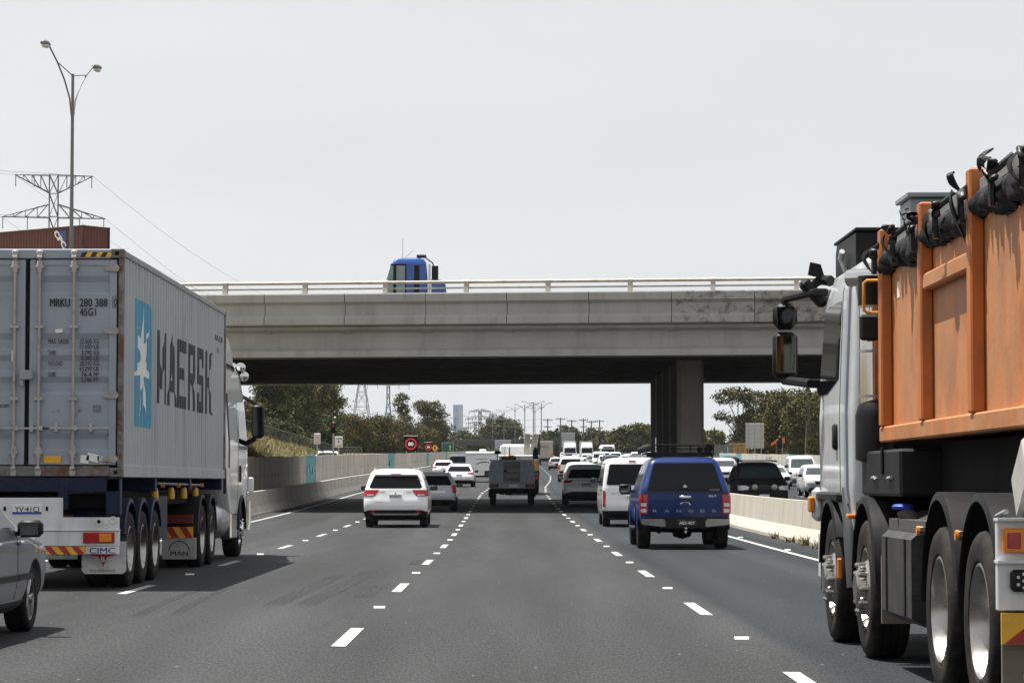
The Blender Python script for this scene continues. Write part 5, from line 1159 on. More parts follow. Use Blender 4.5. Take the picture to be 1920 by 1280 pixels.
        k_ = MB().box((sd * 1.3, L(23.34), 3.0), (.1, .16, .3), .03, Matrix.Rotation(sd * .75, 3, 'Y')).build('kerb_mirror', BLACK, t); MB().tube([(sd * 1.16, L(23.24), 3.1), (sd * 1.24, L(23.34), 3.12), (sd * 1.36, L(23.36), 3.02)], [.05, .045, .03], 8).build('mirror_arm', BLACK, k_, smooth=40); MB().prism([(sd * 1.2, 3.12), (sd * 1.35, 3.16), (sd * 1.33, 3.27), (sd * 1.24, 3.25)], 'y', L(23.29), L(23.34)).build('visor_end', BLACK, k_)
    vis = MB().prism([(L(21.6), 3.1), (L(21.6), 3.37), (L(22.85), 3.38), (L(22.95), 3.3), (L(22.95), 3.1)], 'x', -1.15, 1.15).build('roof_deflector', BLACK, t)
    MB().bb(-1.16, 1.16, L(21.55), L(23.00), 3.385, 3.41, .006).build('deflector_edge', BLACK, vis)
    MB().tube([(-1.16, L(22.2), 3.1), (-1.2, L(22.2), 3.2), (-1.2, L(22.1), 3.26)], .025, 6).build('air_horn', LENS, t)
    MB().bb(-1.0, 1.0, L(21.3), L(23.44), .7, .95).build('cab_floor', BLACKM, t); MB().bb(-1.22, 1.22, L(23.49), L(23.84), .45, .95, .06).build('bumper', TWHITE, t)
    # rear lamp brackets, hazard boards and flaps
    for sd in (-1, 1):
        br = MB().bb(sd * .7, sd * 1.3, L(14.58), L(14.64), .64, 1.135, .006).build('lamp_bracket', TWHITE, t); MB().bb(sd * .69, sd * 1.305, L(14.53), L(14.65), .9, .915).bb(sd * .69, sd * 1.305, L(14.53), L(14.65), 1.13, 1.145).build('bracket_fold', TWHITE, br)
        lm = MB().bb(sd * .88, sd * 1.275, L(14.54), L(14.58), .955, 1.09, .008).build('tail_lamp', AMBER, br); MB().bb(sd * 1.18, sd * 1.25, L(14.53), L(14.54), .98, 1.065, .003).build('stop_lens', RED, lm)
        lb = MB().bb(sd * 1.1, sd * 1.235, L(14.52), L(14.58), .745, .865, .02).build('work_lamp', BLACK, br)
        dots = MB()
        for a, b in ((0, 0), (.03, .02), (-.03, .02), (.03, -.02), (-.03, -.02), (0, .037), (0, -.037)): dots.cyl((sd * 1.167 + a, L(14.515), .805 + b), (sd * 1.167 + a, L(14.525), .805 + b), .009, n=8)
        dots.build('lamp_leds', LENS, lb)
        hb = MB().bb(sd * .75, sd * 1.285, L(14.55), L(14.57), .46, .63).build('hazard_board', YEL_P, t)
        MB().add([(sd * 1.27, L(14.548), .462), (sd * .9, L(14.548), .462), (sd * .75, L(14.548), .628), (sd * 1.06, L(14.548), .628)], [(0, 1, 2, 3)]).build('red_stripe', RED_P, hb)
        fl = MB().bb(sd * .7, sd * 1.27, L(14.62), L(14.65), .08, .46).build('mud_flap', mat('dusty_flap', (.16, .14, .11), .9), t)
        MB().lathe([(.05, 0), (.06, 0)], 18, 'y', (sd * 1.1, L(14.615), .28)).lathe([(.025, 0), (.035, 0)], 18, 'y', (sd * 1.1, L(14.615), .28)).build('flap_emblem', mat('flap_green', (.25, .28, .06), .7), fl)
    MB().tube([(-1.24, L(14.9), 1.15), (-1.24, L(14.62), 1.18)], .015, 6).build('bracket_stay', STEEL, t)
    gb = MB().box((-1.12, L(14.75), 1.36), (.05, .42, .30), .03, Matrix.Rotation(R(-35), 3, 'X')).build('tool_hatch', mat('dirty_white', (.4, .39, .36), .6, dirt=((.15, .13, .1), .8)), t)
    return t
tipper()
# ------------------------------------------------------------------ blue truck crossing the overpass
def bridge_truck():
    d = 112.0; t = thing('flatbed_truck', 'bright blue cab-over truck driving across the overpass behind the rail', 'truck', (pX(845, d), d, 7.42), (0, 0, R(90)))
    LN = pX(845, d) - pX(718, d); BT = paint('truck_blue', (.006, .075, .33))
    cb = LN - (pX(803, d) - pX(718, d))
    sh = shell_cab(t, [(.5, cb + .05, LN - .1, 1.05), (.8, cb, LN, 1.12), (1.9, cb, LN, 1.13), (2.6, cb + .02, LN - .2, 1.1), (3.1, cb + .06, LN - .36, 1.05), (3.25, cb + .14, LN - .46, .98), (3.33, cb + .35, LN - .7, .8)], BT, fc=(.2, .12), rc=(.16, .1))
    sh.patch('windscreen', 'front', [(1.9, -1.0, 1.0), (2.95, -.92, .92)], GLASS_L, t); wm = mat('pale_window', (.2, .27, .28), .1, spec=.5)
    for fc in ('left', 'right'):
        sh.patch('side_window', fc, [(1.8, LN - .98, LN - .1), (2.2, LN - .98, LN - .14), (2.98, LN - .96, LN - .36)], wm, t, .005); sh.patch('window_post', fc, [(1.8, LN - .6, LN - .47), (2.98, LN - .6, LN - .47)], BLACK, t, .009)
        sh.patch('rear_panel', fc, [(1.8, cb + .34, cb + .58), (3.0, cb + .34, cb + .56)], BLACK, t, .005); sh.patch('window_frame', fc, [(2.98, LN - 1.0, LN - .34), (3.05, LN - 1.0, LN - .36)], BLACK, t, .007); sh.patch('window_frame', fc, [(1.8, LN - 1.02, LN - .96), (3.05, LN - 1.02, LN - .96)], BLACK, t, .008)
    MB().tube([(-.7, LN - .85, 3.3), (-.7, LN - .85, 4.1)], .01, 5).tube([(-.7, LN - .9, 3.3), (-.7, LN - 1.3, 3.65)], .006, 5).build('antenna', BLACK, t)
    MB().box((-.5, cb + .28, 3.42), (.5, .42, .12), .05).build('roof_beacon', BLACK, t); MB().tube([(-.9, cb + .15, 3.36), (-.95, cb - .2, 3.1), (-.95, cb - .26, 2.9)], .03, 6).build('grab_rail', BLACK, t)
    MB().cyl((-.85, cb - .3, 1.3), (-.85, cb - .3, 2.98), .14, n=14).build('exhaust', BLACK, t, smooth=40); MB().bb(-1.05, -.75, cb - .12, cb - .03, 1.3, 3.05).build('cab_fairing', TWHITE, t)
    MB().prism([(0.05, .85), (cb - .15, .85), (cb - .15, 2.42), (.32, 2.36), (.2, 2.2)], 'x', -1.1, 1.1).build('side_locker', BT, t)
    MB().bb(-.4, .4, .1, LN - .3, .55, .85).build('chassis', BLACKM, t)
    axle_pair(t, .62, 1.12, .48, .28, .29, 'dish', None, 20, True); axle_pair(t, LN - .75, 1.12, .48, .28, .29, 'cap', None, 20)
bridge_truck()
# ------------------------------------------------------------------ oncoming traffic
def ex_black(t, sh, z, hw):
    L_ = 5.2; b = MB()
    b.tube([(-.8, L_ + .12, .55), (-.75, L_ + .16, .8), (.75, L_ + .16, .8), (.8, L_ + .12, .55)], .035, 8).tube([(-.35, L_ + .16, .6), (-.32, L_ + .14, 1.1), (.32, L_ + .14, 1.1), (.35, L_ + .16, .6)], .03, 8).bb(-.85, .85, L_ + .0, L_ + .12, .48, .68, .03)
    bar = b.build('bull_bar', BLACK, t, smooth=40)
    for x in (-.36, .36): MB().lathe([(.1, -.06), (.11, .02), (.09, .03), (0, .035)], 16, 'y', (x, L_ + .2, .93)).build('driving_lamp', mat('lamp_face', (.3, .31, .27), .2, .3), bar, smooth=40)
    plate(bar, L_ + .135, 0, .6, '', face=1)
    MB().tube([(.86, L_ - 1.1, 1.1), (.88, L_ - 1.6, 1.2), (.78, L_ - 2.0, 1.85), (.78, L_ - 1.95, 1.98)], .04, 8).build('snorkel', BLACK, t, smooth=40)
    rk = MB()
    for y in (1.6, 2.4, 3.0): rk.bb(-.68, .68, y, y + .05, 1.88, 1.92)
    for x in (-.68, .68): rk.bb(x - .02, x + .02, 1.5, 3.1, 1.86, 1.9)
    rk.build('roof_rack', BLACK, t)
    for k in range(4): MB().tube([(-.62 + k * .06, 1.6, 1.9), (-.62 + k * .06, 1.6, 2.05)], .01, 5).build('rack_pin', BLACK, t)
ONC = 'oncoming vehicles beyond the median barrier'
loc, rot = on_road(98, 9.25, -1, 5.2)
make_car('utility_vehicle', 'black utility with bull bar and round driving lamps close behind the median barrier', 'utility', 'suv', 5.2, 1.88, 1.86, BLACKP, loc, rot, ONC, wr=.39, extras=ex_black, glass=GLASS)
loc, rot = on_road(155, 15.4, -1, 4.6)
make_car('sedan', 'white sedan between the black utility and the white oncoming van', 'car', 'sedan', 4.6, 1.78, 1.45, WHITE, loc, rot, ONC)
def ex_ovan(t, sh, z, hw):
    sh.patch('red_lettering_strip', 'front', [(.98, -.1, .55), (1.03, -.1, .55)], RED_P, t, .012)
    MB().bb(-.75, .75, 4.7, 4.8, .4, .6, .03).tube([(-.6, 4.85, .5), (-.55, 4.85, .85), (.55, 4.85, .85), (.6, 4.85, .5)], .03, 6).build('nudge_bar', STEEL, t)
loc, rot = on_road(168, 18.5, -1, 4.7)
make_car('delivery_van', 'white oncoming van with nudge bar and small red lettering', 'van', 'van', 4.7, 1.72, 1.95, WHITE, loc, rot, ONC, extras=ex_ovan)
loc, rot = on_road(130, 15.25, -1, 4.6)
make_car('wagon', 'white wagon half hidden behind the tipper truck cab', 'car', 'suv', 4.6, 1.8, 1.6, WHITE, loc, rot, ONC)
def ex_rack(t, sh, z, hw):
    r = MB()
    for y in (.6, 1.6, 2.6): r.bb(-.75, .75, y, y + .05, 1.86, 1.9)
    for x in (-.75, .75): r.bb(x - .025, x + .025, .4, 2.9, 1.9, 1.95)
    r.build('ladder_rack', STEEL, t); MB().bb(-.5, .1, 1.2, 1.5, 1.92, 2.0, .02).build('light_bar', mat('teal_bar', (.1, .4, .42), .4), t)
loc, rot = on_road(172, 13.9, -1, 5.1)
make_car('utility_vehicle', 'white oncoming utility with roof rack behind the black one', 'utility', 'suv', 5.1, 1.85, 1.8, WHITE, loc, rot, ONC, extras=ex_rack)
def far_traffic():
    r = random.Random(11)
    protos = []
    for nm, typ, L_, w, h, pm, cat, lab in (
        ('sedan', 'sedan', 4.6, 1.8, 1.46, WHITE, 'car', 'white sedan in the distant oncoming queue'), ('sedan', 'sedan', 4.6, 1.8, 1.46, GREY, 'car', 'dark grey sedan in the distant oncoming queue'),
        ('hatchback', 'hatch', 4.2, 1.75, 1.48, paint('far_silver', (.3, .32, .35)), 'car', 'silver hatchback in the distant oncoming queue'), ('sport_utility_vehicle', 'suv', 4.6, 1.85, 1.7, WHITE, 'car', 'white sport utility vehicle in the distant oncoming queue'),
        ('sport_utility_vehicle', 'suv', 4.7, 1.86, 1.75, paint('far_navy', (.03, .045, .07)), 'car', 'dark blue sport utility vehicle in the distant oncoming queue'), ('delivery_van', 'van', 4.8, 1.75, 2.0, WHITE, 'van', 'white van in the distant oncoming queue'),
        ('hatchback', 'hatch', 4.1, 1.72, 1.48, paint('far_red', (.22, .015, .015)), 'car', 'red hatchback in the distant oncoming queue')):
        t, _ = make_car(nm, lab, cat, typ, L_, w, h, pm, (0, 0, 0), (0, 0, 0), 'distant oncoming queue', detail=0); protos.append([t, L_, False, lab])
    lanes = (9.5, 12.9, 16.2, 19.6); k = 0
    for li, x in enumerate(lanes):
        d = 205 + li * 17
        while d < 610:
            ti = r.choice([0, 0, 1, 2, 2, 3, 3, 4, 1, 5, 6, 4]); pr = protos[ti]
            loc, rot = on_road(d, x + xo(d) + r.uniform(-.25, .25), -1, pr[1]); px = 960 + F * loc[0] / d
            if 1035 < px < 1250 or (1330 < px < 1545 and d < 260):
                o = pr[0] if not pr[2] else copy_tree(pr[0]); o['label'] = pr[3].replace('in the distant oncoming queue', ('queued in the oncoming lane beside the median barrier', 'queued in the second oncoming lane from the median barrier', 'queued in the second oncoming lane from the far wall', 'queued in the oncoming lane along the far wall')[li]); pr[2] = True; o.location = loc; o.rotation_euler = rot; k += 1
            d += r.uniform(13, 27)
    for pr in protos:
        if not pr[2]: pr[0].location = on_road(330 + k, 12.9, -1, pr[1])[0]; pr[0].rotation_euler = (0, 0, math.pi)
    # cars further along our own side
    for (d, x, ti, lab) in ((330, -4.7, 3, 'white sport utility vehicle far along the left lane past the caravan'), (300, 1.6, 4, 'dark blue sport utility vehicle hidden ahead of the service utility'), (300, 5.0, 2, 'silver hatchback following the beige box truck')):
        o = copy_tree(protos[ti][0]); loc, rot = on_road(d, x); o.location = loc; o.rotation_euler = rot; o['label'] = lab; o['group'] = 'cars heading away on the freeway'
    loc = (-11.9, 172, gz(-11.9, 172)); o = copy_tree(protos[0][0]); o.location = loc; o.rotation_euler = (0, 0, R(4)); o['label'] = 'white sedan on the ramp behind the panel wall'; del o['group']
far_traffic()
def big_oncoming(d, x, label, kind):
    loc, rot = on_road(d, x, -1, 9); t = thing('coach' if kind == 'bus' else 'prime_mover', label, 'bus' if kind == 'bus' else 'truck', loc, rot)
    if kind == 'bus':
        sh = Shell([(.35, 0, 8.95, 1.15), (.6, 0, 9, 1.24), (1.3, 0, 9, 1.25), (2.7, .05, 8.85, 1.22), (3.0, .1, 8.7, 1.15), (3.15, .3, 8.4, .95)], fc=(.25, .2)); sh.body('body', WHITE, t, dz=.25); sh.patch('windscreen', 'front', [(1.3, -1.12, 1.12), (2.45, -1.08, 1.08)], GLASS, t)
        sh.patch('destination_board', 'front', [(2.55, -.8, .8), (2.85, -.78, .78)], BLACK, t)
        for sd in (-1, 1): sh.patch('headlamp', 'front', [(.7, sd * 1.1, sd * .8), (.9, sd * 1.12, sd * .8)], LENS, t); sh.patch('side_window', 'left' if sd < 0 else 'right', [(1.5, .6, 8.2), (2.5, .6, 8.1)], GLASS, t)
        for y in (2, 7): axle_pair(t, y, 1.22, .48, .28, .28, 'cap', None, 16)
    else:
        sh = Shell([(.45, 6.8, 8.9, 1.1), (.8, 6.7, 9, 1.2), (1.6, 6.7, 8.95, 1.22), (2.9, 6.7, 8.7, 1.15), (3.5, 6.8, 8.2, 1.05), (3.65, 7, 7.9, .8)], fc=(.25, .2)); sh.body('cab', WHITE, t, dz=.25); sh.patch('windscreen', 'front', [(1.7, -1.08, 1.08), (2.65, -1.0, 1.0)], GLASS, t); sh.patch('grille', 'front', [(.8, -.8, .8), (1.5, -.8, .8)], BLACK, t)
        MB().bb(-1.2, 1.2, 0, 6.5, 1.1, 3.9, .05).build('load', mat('tank_white', (.3, .31, .32), .5), t); MB().bb(-.5, .5, .2, 8.6, .5, 1.0).build('chassis', BLACKM, t)
        for sd in (-1, 1): sh.patch('headlamp', 'front', [(.75, sd * 1.05, sd * .75), (.95, sd * 1.08, sd * .75)], LENS, t)
        for y in (1.3, 7.8): axle_pair(t, y, 1.18, .5, .28, .29, 'cap', None, 16)
big_oncoming(495, 10.8, 'white oncoming truck cab behind the queue near the large sign back', 'truck'); big_oncoming(515, 14.5, 'pale grey oncoming tanker truck between the truck cab and the coach', 'truck'); big_oncoming(455, 16.4, 'white oncoming coach with wide dark windscreen', 'bus')

# ------------------------------------------------------------------ trees
def leaf_mat(name, c0, c1, c2):
    m = bpy.data.materials.new(name); m.use_nodes = True; t = m.node_tree; b = t.nodes['Principled BSDF']; N = t.nodes.new; L = t.links.new
    g = N('ShaderNodeNewGeometry'); n = N('ShaderNodeTexNoise'); n.inputs['Scale'].default_value = .55; n.inputs['Detail'].default_value = 4; L(g.outputs['Position'], n.inputs['Vector'])
    ad = N('ShaderNodeMath'); ad.operation = 'MULTIPLY_ADD'; L(g.outputs['Random Per Island'], ad.inputs[0]); ad.inputs[1].default_value = .3; L(n.outputs['Fac'], ad.inputs[2])
    r = N('ShaderNodeValToRGB'); e = r.color_ramp.elements; e[0].position = .45; e[0].color = c0 + (1,); e[1].position = .85; e[1].color = c2 + (1,); x = e.new(.65); x.color = c1 + (1,)
    L(ad.outputs[0], r.inputs['Fac']); L(r.outputs['Color'], b.inputs['Base Color']); b.inputs['Roughness'].default_value = .7; b.inputs['Specular IOR Level'].default_value = .1
    return m
LEAF = [leaf_mat('gum_leaf', (.036, .043, .016), (.07, .074, .025), (.14, .13, .044)), leaf_mat('wattle_leaf', (.034, .040, .014), (.076, .07, .024), (.15, .122, .042)), leaf_mat('green_leaf', (.03, .043, .017), (.06, .072, .025), (.108, .108, .037))]
BARK = mat('bark', (.12, .1, .08), .9, var=.3, scale=2)
def tree(label, x, d, h, lobes, lm=0, leaf=.34, dens=1.0, seed=0, trunk=.22, z0=None, name='gum_tree', lean=0, group=None):
    """lobes: (dx, dz/h centre, rx, rz) in metres around the trunk axis"""
    rg = np.random.default_rng(seed); base = gz(x, d) - .2 if z0 is None else z0
    t = thing(name, label, 'tree', (x, d, base), group=group); tb = MB(); allv = []
    tops = []
    for k, (dx, dz, rx, rz) in enumerate(lobes):
        c = np.array([dx, rg.uniform(-.35, .35) * rx, dz]); ry = rx * rg.uniform(.75, 1.0); tops.append(Vector(c))
        area = (rx * rz + rx * ry + ry * rz) * 4.2; nc = max(10, int(area * 1.5 * dens))
        u = rg.normal(size=(nc, 3)); u /= np.linalg.norm(u, axis=1)[:, None]; rad = rg.uniform(.45, 1.06, nc)[:, None] ** .6
        cc = c + u * rad * np.array([rx, ry, rz]) * (1 + .18 * rg.normal(size=(nc, 1)))
        per = 16; cr = .42 * min(1.4, max(.6, rx / 2.2))
        pts = (cc[:, None, :] + rg.normal(size=(nc, per, 3)) * cr * np.array([1, 1, .65])).reshape(-1, 3)
        a = rg.normal(size=pts.shape); a /= np.linalg.norm(a, axis=1)[:, None]; b = np.cross(a, rg.normal(size=pts.shape)); b /= np.linalg.norm(b, axis=1)[:, None]
        s = leaf * rg.uniform(.5, 1.1, (len(pts), 1)); a *= s * .62; b *= s * .32
        allv.append(np.stack([pts - a, pts + b, pts + a, pts - b], 1).reshape(-1, 3))
    v = np.concatenate(allv); v = v[:]; nq = len(v) // 4
    me = bpy.data.meshes.new('crown'); me.vertices.add(len(v)); me.vertices.foreach_set('co', v.ravel()); me.loops.add(nq * 4); me.loops.foreach_set('vertex_index', np.arange(nq * 4, dtype=np.int32))
    me.polygons.add(nq); me.polygons.foreach_set('loop_start', np.arange(0, nq * 4, 4, dtype=np.int32)); me.update(calc_edges=True); me.materials.append(LEAF[lm]); link('crown', me, t)
    fork = Vector((lean * .3, 0, h * .32)); tb.tube([(0, 0, -.3), (lean * .1, .05, h * .15), fork], [trunk, trunk * .8, trunk * .7], 8); tb.build('trunk', BARK, t, smooth=50)
    for c in tops[:9]:
        mid = fork.lerp(c, .5) + Vector((rg.uniform(-.3, .3), rg.uniform(-.3, .3), rg.uniform(0, .4)))
        MB().tube([fork - Vector((0, 0, .3)), mid, c + Vector((0, 0, .2))], [trunk * .55, trunk * .34, trunk * .1], 6).build('limb', BARK, t, smooth=50)
    return t
def blob(h, w, n, seed, flat=.0, low=.25):
    r = random.Random(seed); out = []
    for k in range(n):
        zf = low + (1 - low) * (k + .5) / n; prof = math.sin(math.pi * min(1, zf * .86 + .1)) ** .6
        rx = w * r.uniform(.26, .42); dx = r.uniform(-1, 1) * max(0, w * .5 * prof - rx * .4); out.append((dx, min(zf * h, h - rx * .55), rx, rx * r.uniform(.6, .85)))
    return out
GL = 'trees behind the panel wall'
TT = [ # label, px, d, top py, width m, lobes, leaf, seed
 ('dense dark gum tree at the shaded end of the panel wall', 512, 300, 690, 5.0, 15, 2, 1), ('dark green gum tree beside the ramp fence', 548, 318, 684, 5.0, 15, 2, 2), ('tall broad gum tree with rounded olive crown near the ramp signs', 604, 350, 716, 4.9, 15, 0, 3),
 ('low dark shrubby tree behind the stop sign', 570, 330, 775, 6.0, 10, 2, 4), ('olive wattle tree behind the traffic signal', 655, 385, 779, 5.2, 10, 1, 5), ('reddish brown wattle tree between the signal and the pylon', 705, 400, 786, 6.6, 10, 1, 6),
 ('tall slender gum with bushy top next to the lattice pylon', 752, 430, 739, 3.3, 8, 0, 7), ('wide gum tree with leaning flat crown above the speed sign', 802, 470, 751, 5.4, 0, 0, 8), ('bushy wattle tree behind the electronic speed sign', 745, 415, 795, 7.0, 10, 1, 9), ('small dark green tree above the green direction sign', 822, 500, 797, 5.6, 9, 2, 10), ('low olive bush left of the green direction sign', 785, 455, 806, 6.0, 8, 1, 11),
 ('yellowish gum sapling behind the prime mover mirror', 474, 200, 752, 2.6, 7, 1, 12), ('brown leafed bush at the end of the ramp fence', 630, 372, 800, 5.0, 8, 1, 13), ('dark bush low behind the ramp fence', 530, 290, 790, 6.0, 9, 2, 14), ('dark bush low behind the traffic signal', 600, 330, 800, 5.4, 9, 2, 15)]
for lab, px, d, py, w, n, lm, sd in TT:
    x = pX(px, d); z0 = gz(min(x, xo(d) - 10.6), d) - .2; h = pZ(py, d) - z0
    lb = blob(h, w, n, sd, low=.1) if n else [(-1.0, h - 1.0, 1.5, .9), (.8, h - 1.2, 1.7, 1.0), (2.2, h - 2.4, 1.2, .9), (-.2, h - 2.6, 1.5, 1.0), (1.2, h - 3.6, 1.5, .9), (-.8, h - 4.6, 1.2, 1.0)]
    tree(lab, x, d, h, lb, lm, leaf=.26 if d < 250 else .33, dens=2.0, seed=sd, trunk=.2, z0=z0, group=GL)
# right-hand side
def rt(lab, px, d, py, w, n, lm, sd, lobes=None, dens=1.9, leaf=.36, low=.12, trunk=.22):
    x = pX(px, d); z0 = gz(x, d) - .2; h = pZ(py, d) - z0; tree(lab, x, d, h, [tuple(a * (1.18 if i != 1 else 1) for i, a in enumerate(q)) for q in lobes(h)] if lobes else blob(h, w, n, sd, low=low), lm, leaf, dens, sd, trunk, z0, group='trees beyond the oncoming lanes')
rt('tall umbrella crowned gum tree beside the large sign back', 1388, 345, 728, 5, 8, 0, 21, lobes=lambda h: [(-1.6, h - 1.15, 1.35, .75), (-.2, h - .8, 1.5, .8), (1.2, h - 1.0, 1.3, .75), (.5, h - 1.7, 1.2, .6), (-2.2, h - 3.6, .45, .35), (-1.0, h - 3.9, .8, .5), (.3, h - 4.3, .9, .6), (1.6, h - 3.0, 1.0, .8), (.9, h - 5.8, 1.1, .9), (0, h - 6.9, 1.3, 1.0), (1.5, h - 6.0, 1.3, 1.2)], dens=1.1)
rt('broad olive gum tree right of the umbrella crowned tree', 1445, 335, 742, 5, 11, 1, 22); rt('brownish gum tree with pale trunk behind the orange flags', 1480, 325, 740, 5.5, 12, 1, 23); rt('dense gum tree partly hidden by the tipper cab', 1525, 318, 742, 5.5, 12, 1, 24); rt('sparse feathery gum reaching above the tipper mirror', 1512, 312, 728, 3, 6, 0, 25, dens=.5); rt('dark lower gum tree behind the large sign back', 1412, 350, 770, 4.5, 9, 2, 26)
rt('bushy gum tree at the right frame side beyond the tipper cab', 1565, 330, 735, 6, 12, 1, 29)
rt('far umbrella gum tree left of the bridge pier', 1187, 520, 797, 6, 7, 0, 27, lobes=lambda h: [(-2.2, h - 2.2, 1.5, 1.0), (-.6, h - 1.0, 1.6, .9), (1.2, h - .9, 1.7, .9), (2.4, h - 2.0, 1.3, 1.0), (0, h - 4.6, 3.2, 1.2), (-3, h - 5, 2.2, 1.1), (3, h - 5, 2.2, 1.2)], leaf=.7, dens=.8)
for k, (px, py, d, w) in enumerate(((940, 792, 790, 11.5), (866, 812, 770, 7), (897, 822, 760, 8), (1035, 810, 720, 6), (1060, 806, 730, 8), (1112, 808, 720, 7), (1140, 815, 700, 9), (1165, 818, 690, 8), (1212, 816, 560, 7), (1012, 820, 740, 6), (1325, 815, 420, 5))):
    x = pX(px, d); z0 = 7.0; h = pZ(py, d) - z0
    tree(['round olive tree standing alone beyond the far footbridge', 'small dark tree beneath the glass tower', 'low dark tree beside the far lattice pylon', 'dark pointed tree beyond the box truck', 'dark tree behind the grid backed sign', 'tall dark tree among the timber power poles', 'low olive hedge tree beyond the coach', 'low yellowish hedge tree left of the umbrella gum', 'small olive tree beside the bridge pier', 'tiny dark tree behind the tall lamp columns', 'small olive tree right of the bridge pier'][k], x, d, h, blob(h, w, 9 if w > 10 else 6, 50 + k, low=.2), (0, 2, 2, 2, 2, 2, 1, 1, 0, 2, 0)[k], .85, .9, 50 + k, .3, z0, name='roadside_tree', group='trees far beyond the road crest')

# ------------------------------------------------------------------ dry grass on the bank and by the barrier
def grass_field(name, label, spots, seed, hgt=(.25, .6), m=None):
    r = random.Random(seed); v = []; f = []
    for x, d, n, sp in spots:
        for _ in range(n):
            a, b = x + r.gauss(0, sp), d + r.gauss(0, sp * 1.6); z = gz(a, b) if a < 0 else zr(b); hh = r.uniform(*hgt); w = .025; an = r.uniform(0, 6.28); lx, ly = r.gauss(0, .13), r.gauss(0, .13); o = len(v)
            v += [(a - w * math.cos(an), b - w * math.sin(an), z), (a + w * math.cos(an), b + w * math.sin(an), z), (a + lx, b + ly, z + hh)]; f.append((o, o + 1, o + 2))
    me = bpy.data.meshes.new(name); me.from_pydata(v, [], f); me.materials.append(m); o = stuff(link(name, me)); o['label'] = label; o['category'] = 'grass'
DRYG = mat('dry_grass', (.20, .175, .07), .8, var=.45, scale=.7)
rg_ = random.Random(4)
grass_field('dry_grass', 'dry yellow grass on the bank behind the panel wall', [(-12.4 - rg_.random() * 3.6 if q % 3 else -10.9 - rg_.random() * 3.6, 118 + rg_.random() * 84 if q % 3 else 98 + rg_.random() * 40, 34, .35) for q in range(760)], 2, (.08, .34), DRYG)
grass_field('barrier_weeds', 'dry weeds growing at the foot of the median barrier', [(6.22, dd, 26, .05) for dd in (49.8, 51.2, 51.5, 54.2, 56.6, 57.0, 59.5, 63)], 3, (.05, .24), mat('weed', (.16, .13, .06), .9, var=.3))
# ramp fence
def fence():
    t = thing('chain_link_fence', 'grey chain link fence along the ramp behind the panel wall', 'fence', (0, 0, 0)); m = mat('fence_grey', (.07, .075, .08), .7, .2)
    pts = [(-15.6 + (d - 112) * .021, d) for d in range(112, 236, 4)]; tops = []
    for x, d in pts:
        z = gz(x, d); MB().cyl((x, d, z), (x, d, z + .95), .03, n=6).build('fence_post', m, t); tops.append((x, d, z + .92))
    MB().tube(tops, .025, 5).build('top_rail', m, t)
    w = MB()
    for (a, b, c), (e, f_, g) in zip(tops[:-1], tops[1:]):
        for q in np.linspace(0, 1, 6):
            p = Vector((a, b, c)).lerp(Vector((e, f_, g)), q); p2 = Vector((a, b, c)).lerp(Vector((e, f_, g)), min(1, q + .3)); w.tube([p, p2 - Vector((0, 0, .88))], .003, 3, False); w.tube([p2, p - Vector((0, 0, .88))], .003, 3, False)
    stuff(w.build('wire_mesh', m, t))
fence()

# ------------------------------------------------------------------ signs
SB = mat('sign_back', (.42, .43, .45), .5, .4, var=.06)
def board(parent, w, h, m, name='sign_face', y=0, bev=.03): return MB().box((0, y, 0), (w, .04, h), min(bev, .018)).build(name, m, parent)
def sign(name, label, px, py, d, w, h, posts=1, cat='sign', zb=None):
    p = at(px, py, d); zb = gz(p.x, d) if zb is None else zb; t = thing(name, label, cat, (p.x, d, zb)); zc = p.z - zb
    for k in range(posts):
        x = 0 if posts == 1 else (k / (posts - 1) - .5) * w * .7
        MB().cyl((x, .06, -.3), (x, .06, zc + h * .45), .04, n=8).build('post', STEEL, t)
    return t, zc
def speed_sign(px, py, d, w, label, txt):
    t, zc = sign('speed_sign', label, px, py, d, w, w, 2)
    f = board(t, w, w * 1.08, BLACKM); f.location = (0, 0, zc); LR = mat('led_red', (.5, .015, .025), .5, emit=.18); LW = mat('led_white', (.6, .6, .58), .5, emit=.45)
    MB().lathe([(w * .32, -.028), (w * .33, -.034), (w * .44, -.034), (w * .45, -.028)], 32, 'y').build('red_ring', LR, f)
    text(txt, w * .27, LW, f, (0, -.03, -w * .135), w=w * .38, align='CENTER', bold=.015)
    o = MB().box((0, -.05, w * .6), (w * 1.08, .3, .05), .01).build('hood', STEEL, f)
speed_sign(770.5, 832, 262, 1.3, 'large electronic eighty speed sign with red ring above the panel wall', '80'); speed_sign(803.5, 838, 330, .98, 'smaller electronic speed sign beyond the large eighty sign', '80')
t, zc = sign('warning_sign', 'yellow diamond warning sign past the second speed sign', 815.5, 840, 345, .8, .8, 1)
f = MB().prism([(0, -.5), (.5, 0), (0, .5), (-.5, 0)], 'y', -.02, .02).build('sign_face', YEL_P, t, loc=(0, 0, zc)); MB().prism([(-.06, -.22), (.06, -.22), (.06, .05), (.16, .05), (0, .24), (-.16, .05), (-.06, .05)], 'y', -.026, -.021).build('arrow', INK, f)
t, zc = sign('direction_sign', 'green direction sign with blue shield above the panel wall', 839.5, 838.5, 400, 1.75, 1.5, 2); GRN = mat('sign_green', (.01, .09, .05), .5)
f = board(t, 1.75, 1.5, GRN); f.location = (0, 0, zc)
for a in ((-.86, .86, -.74, -.71), (-.86, .86, .71, .74), (-.86, -.83, -.71, .71), (.83, .86, -.71, .71)): MB().bb(a[0], a[1], -.026, -.021, a[2], a[3]).build('border', INKW, f)
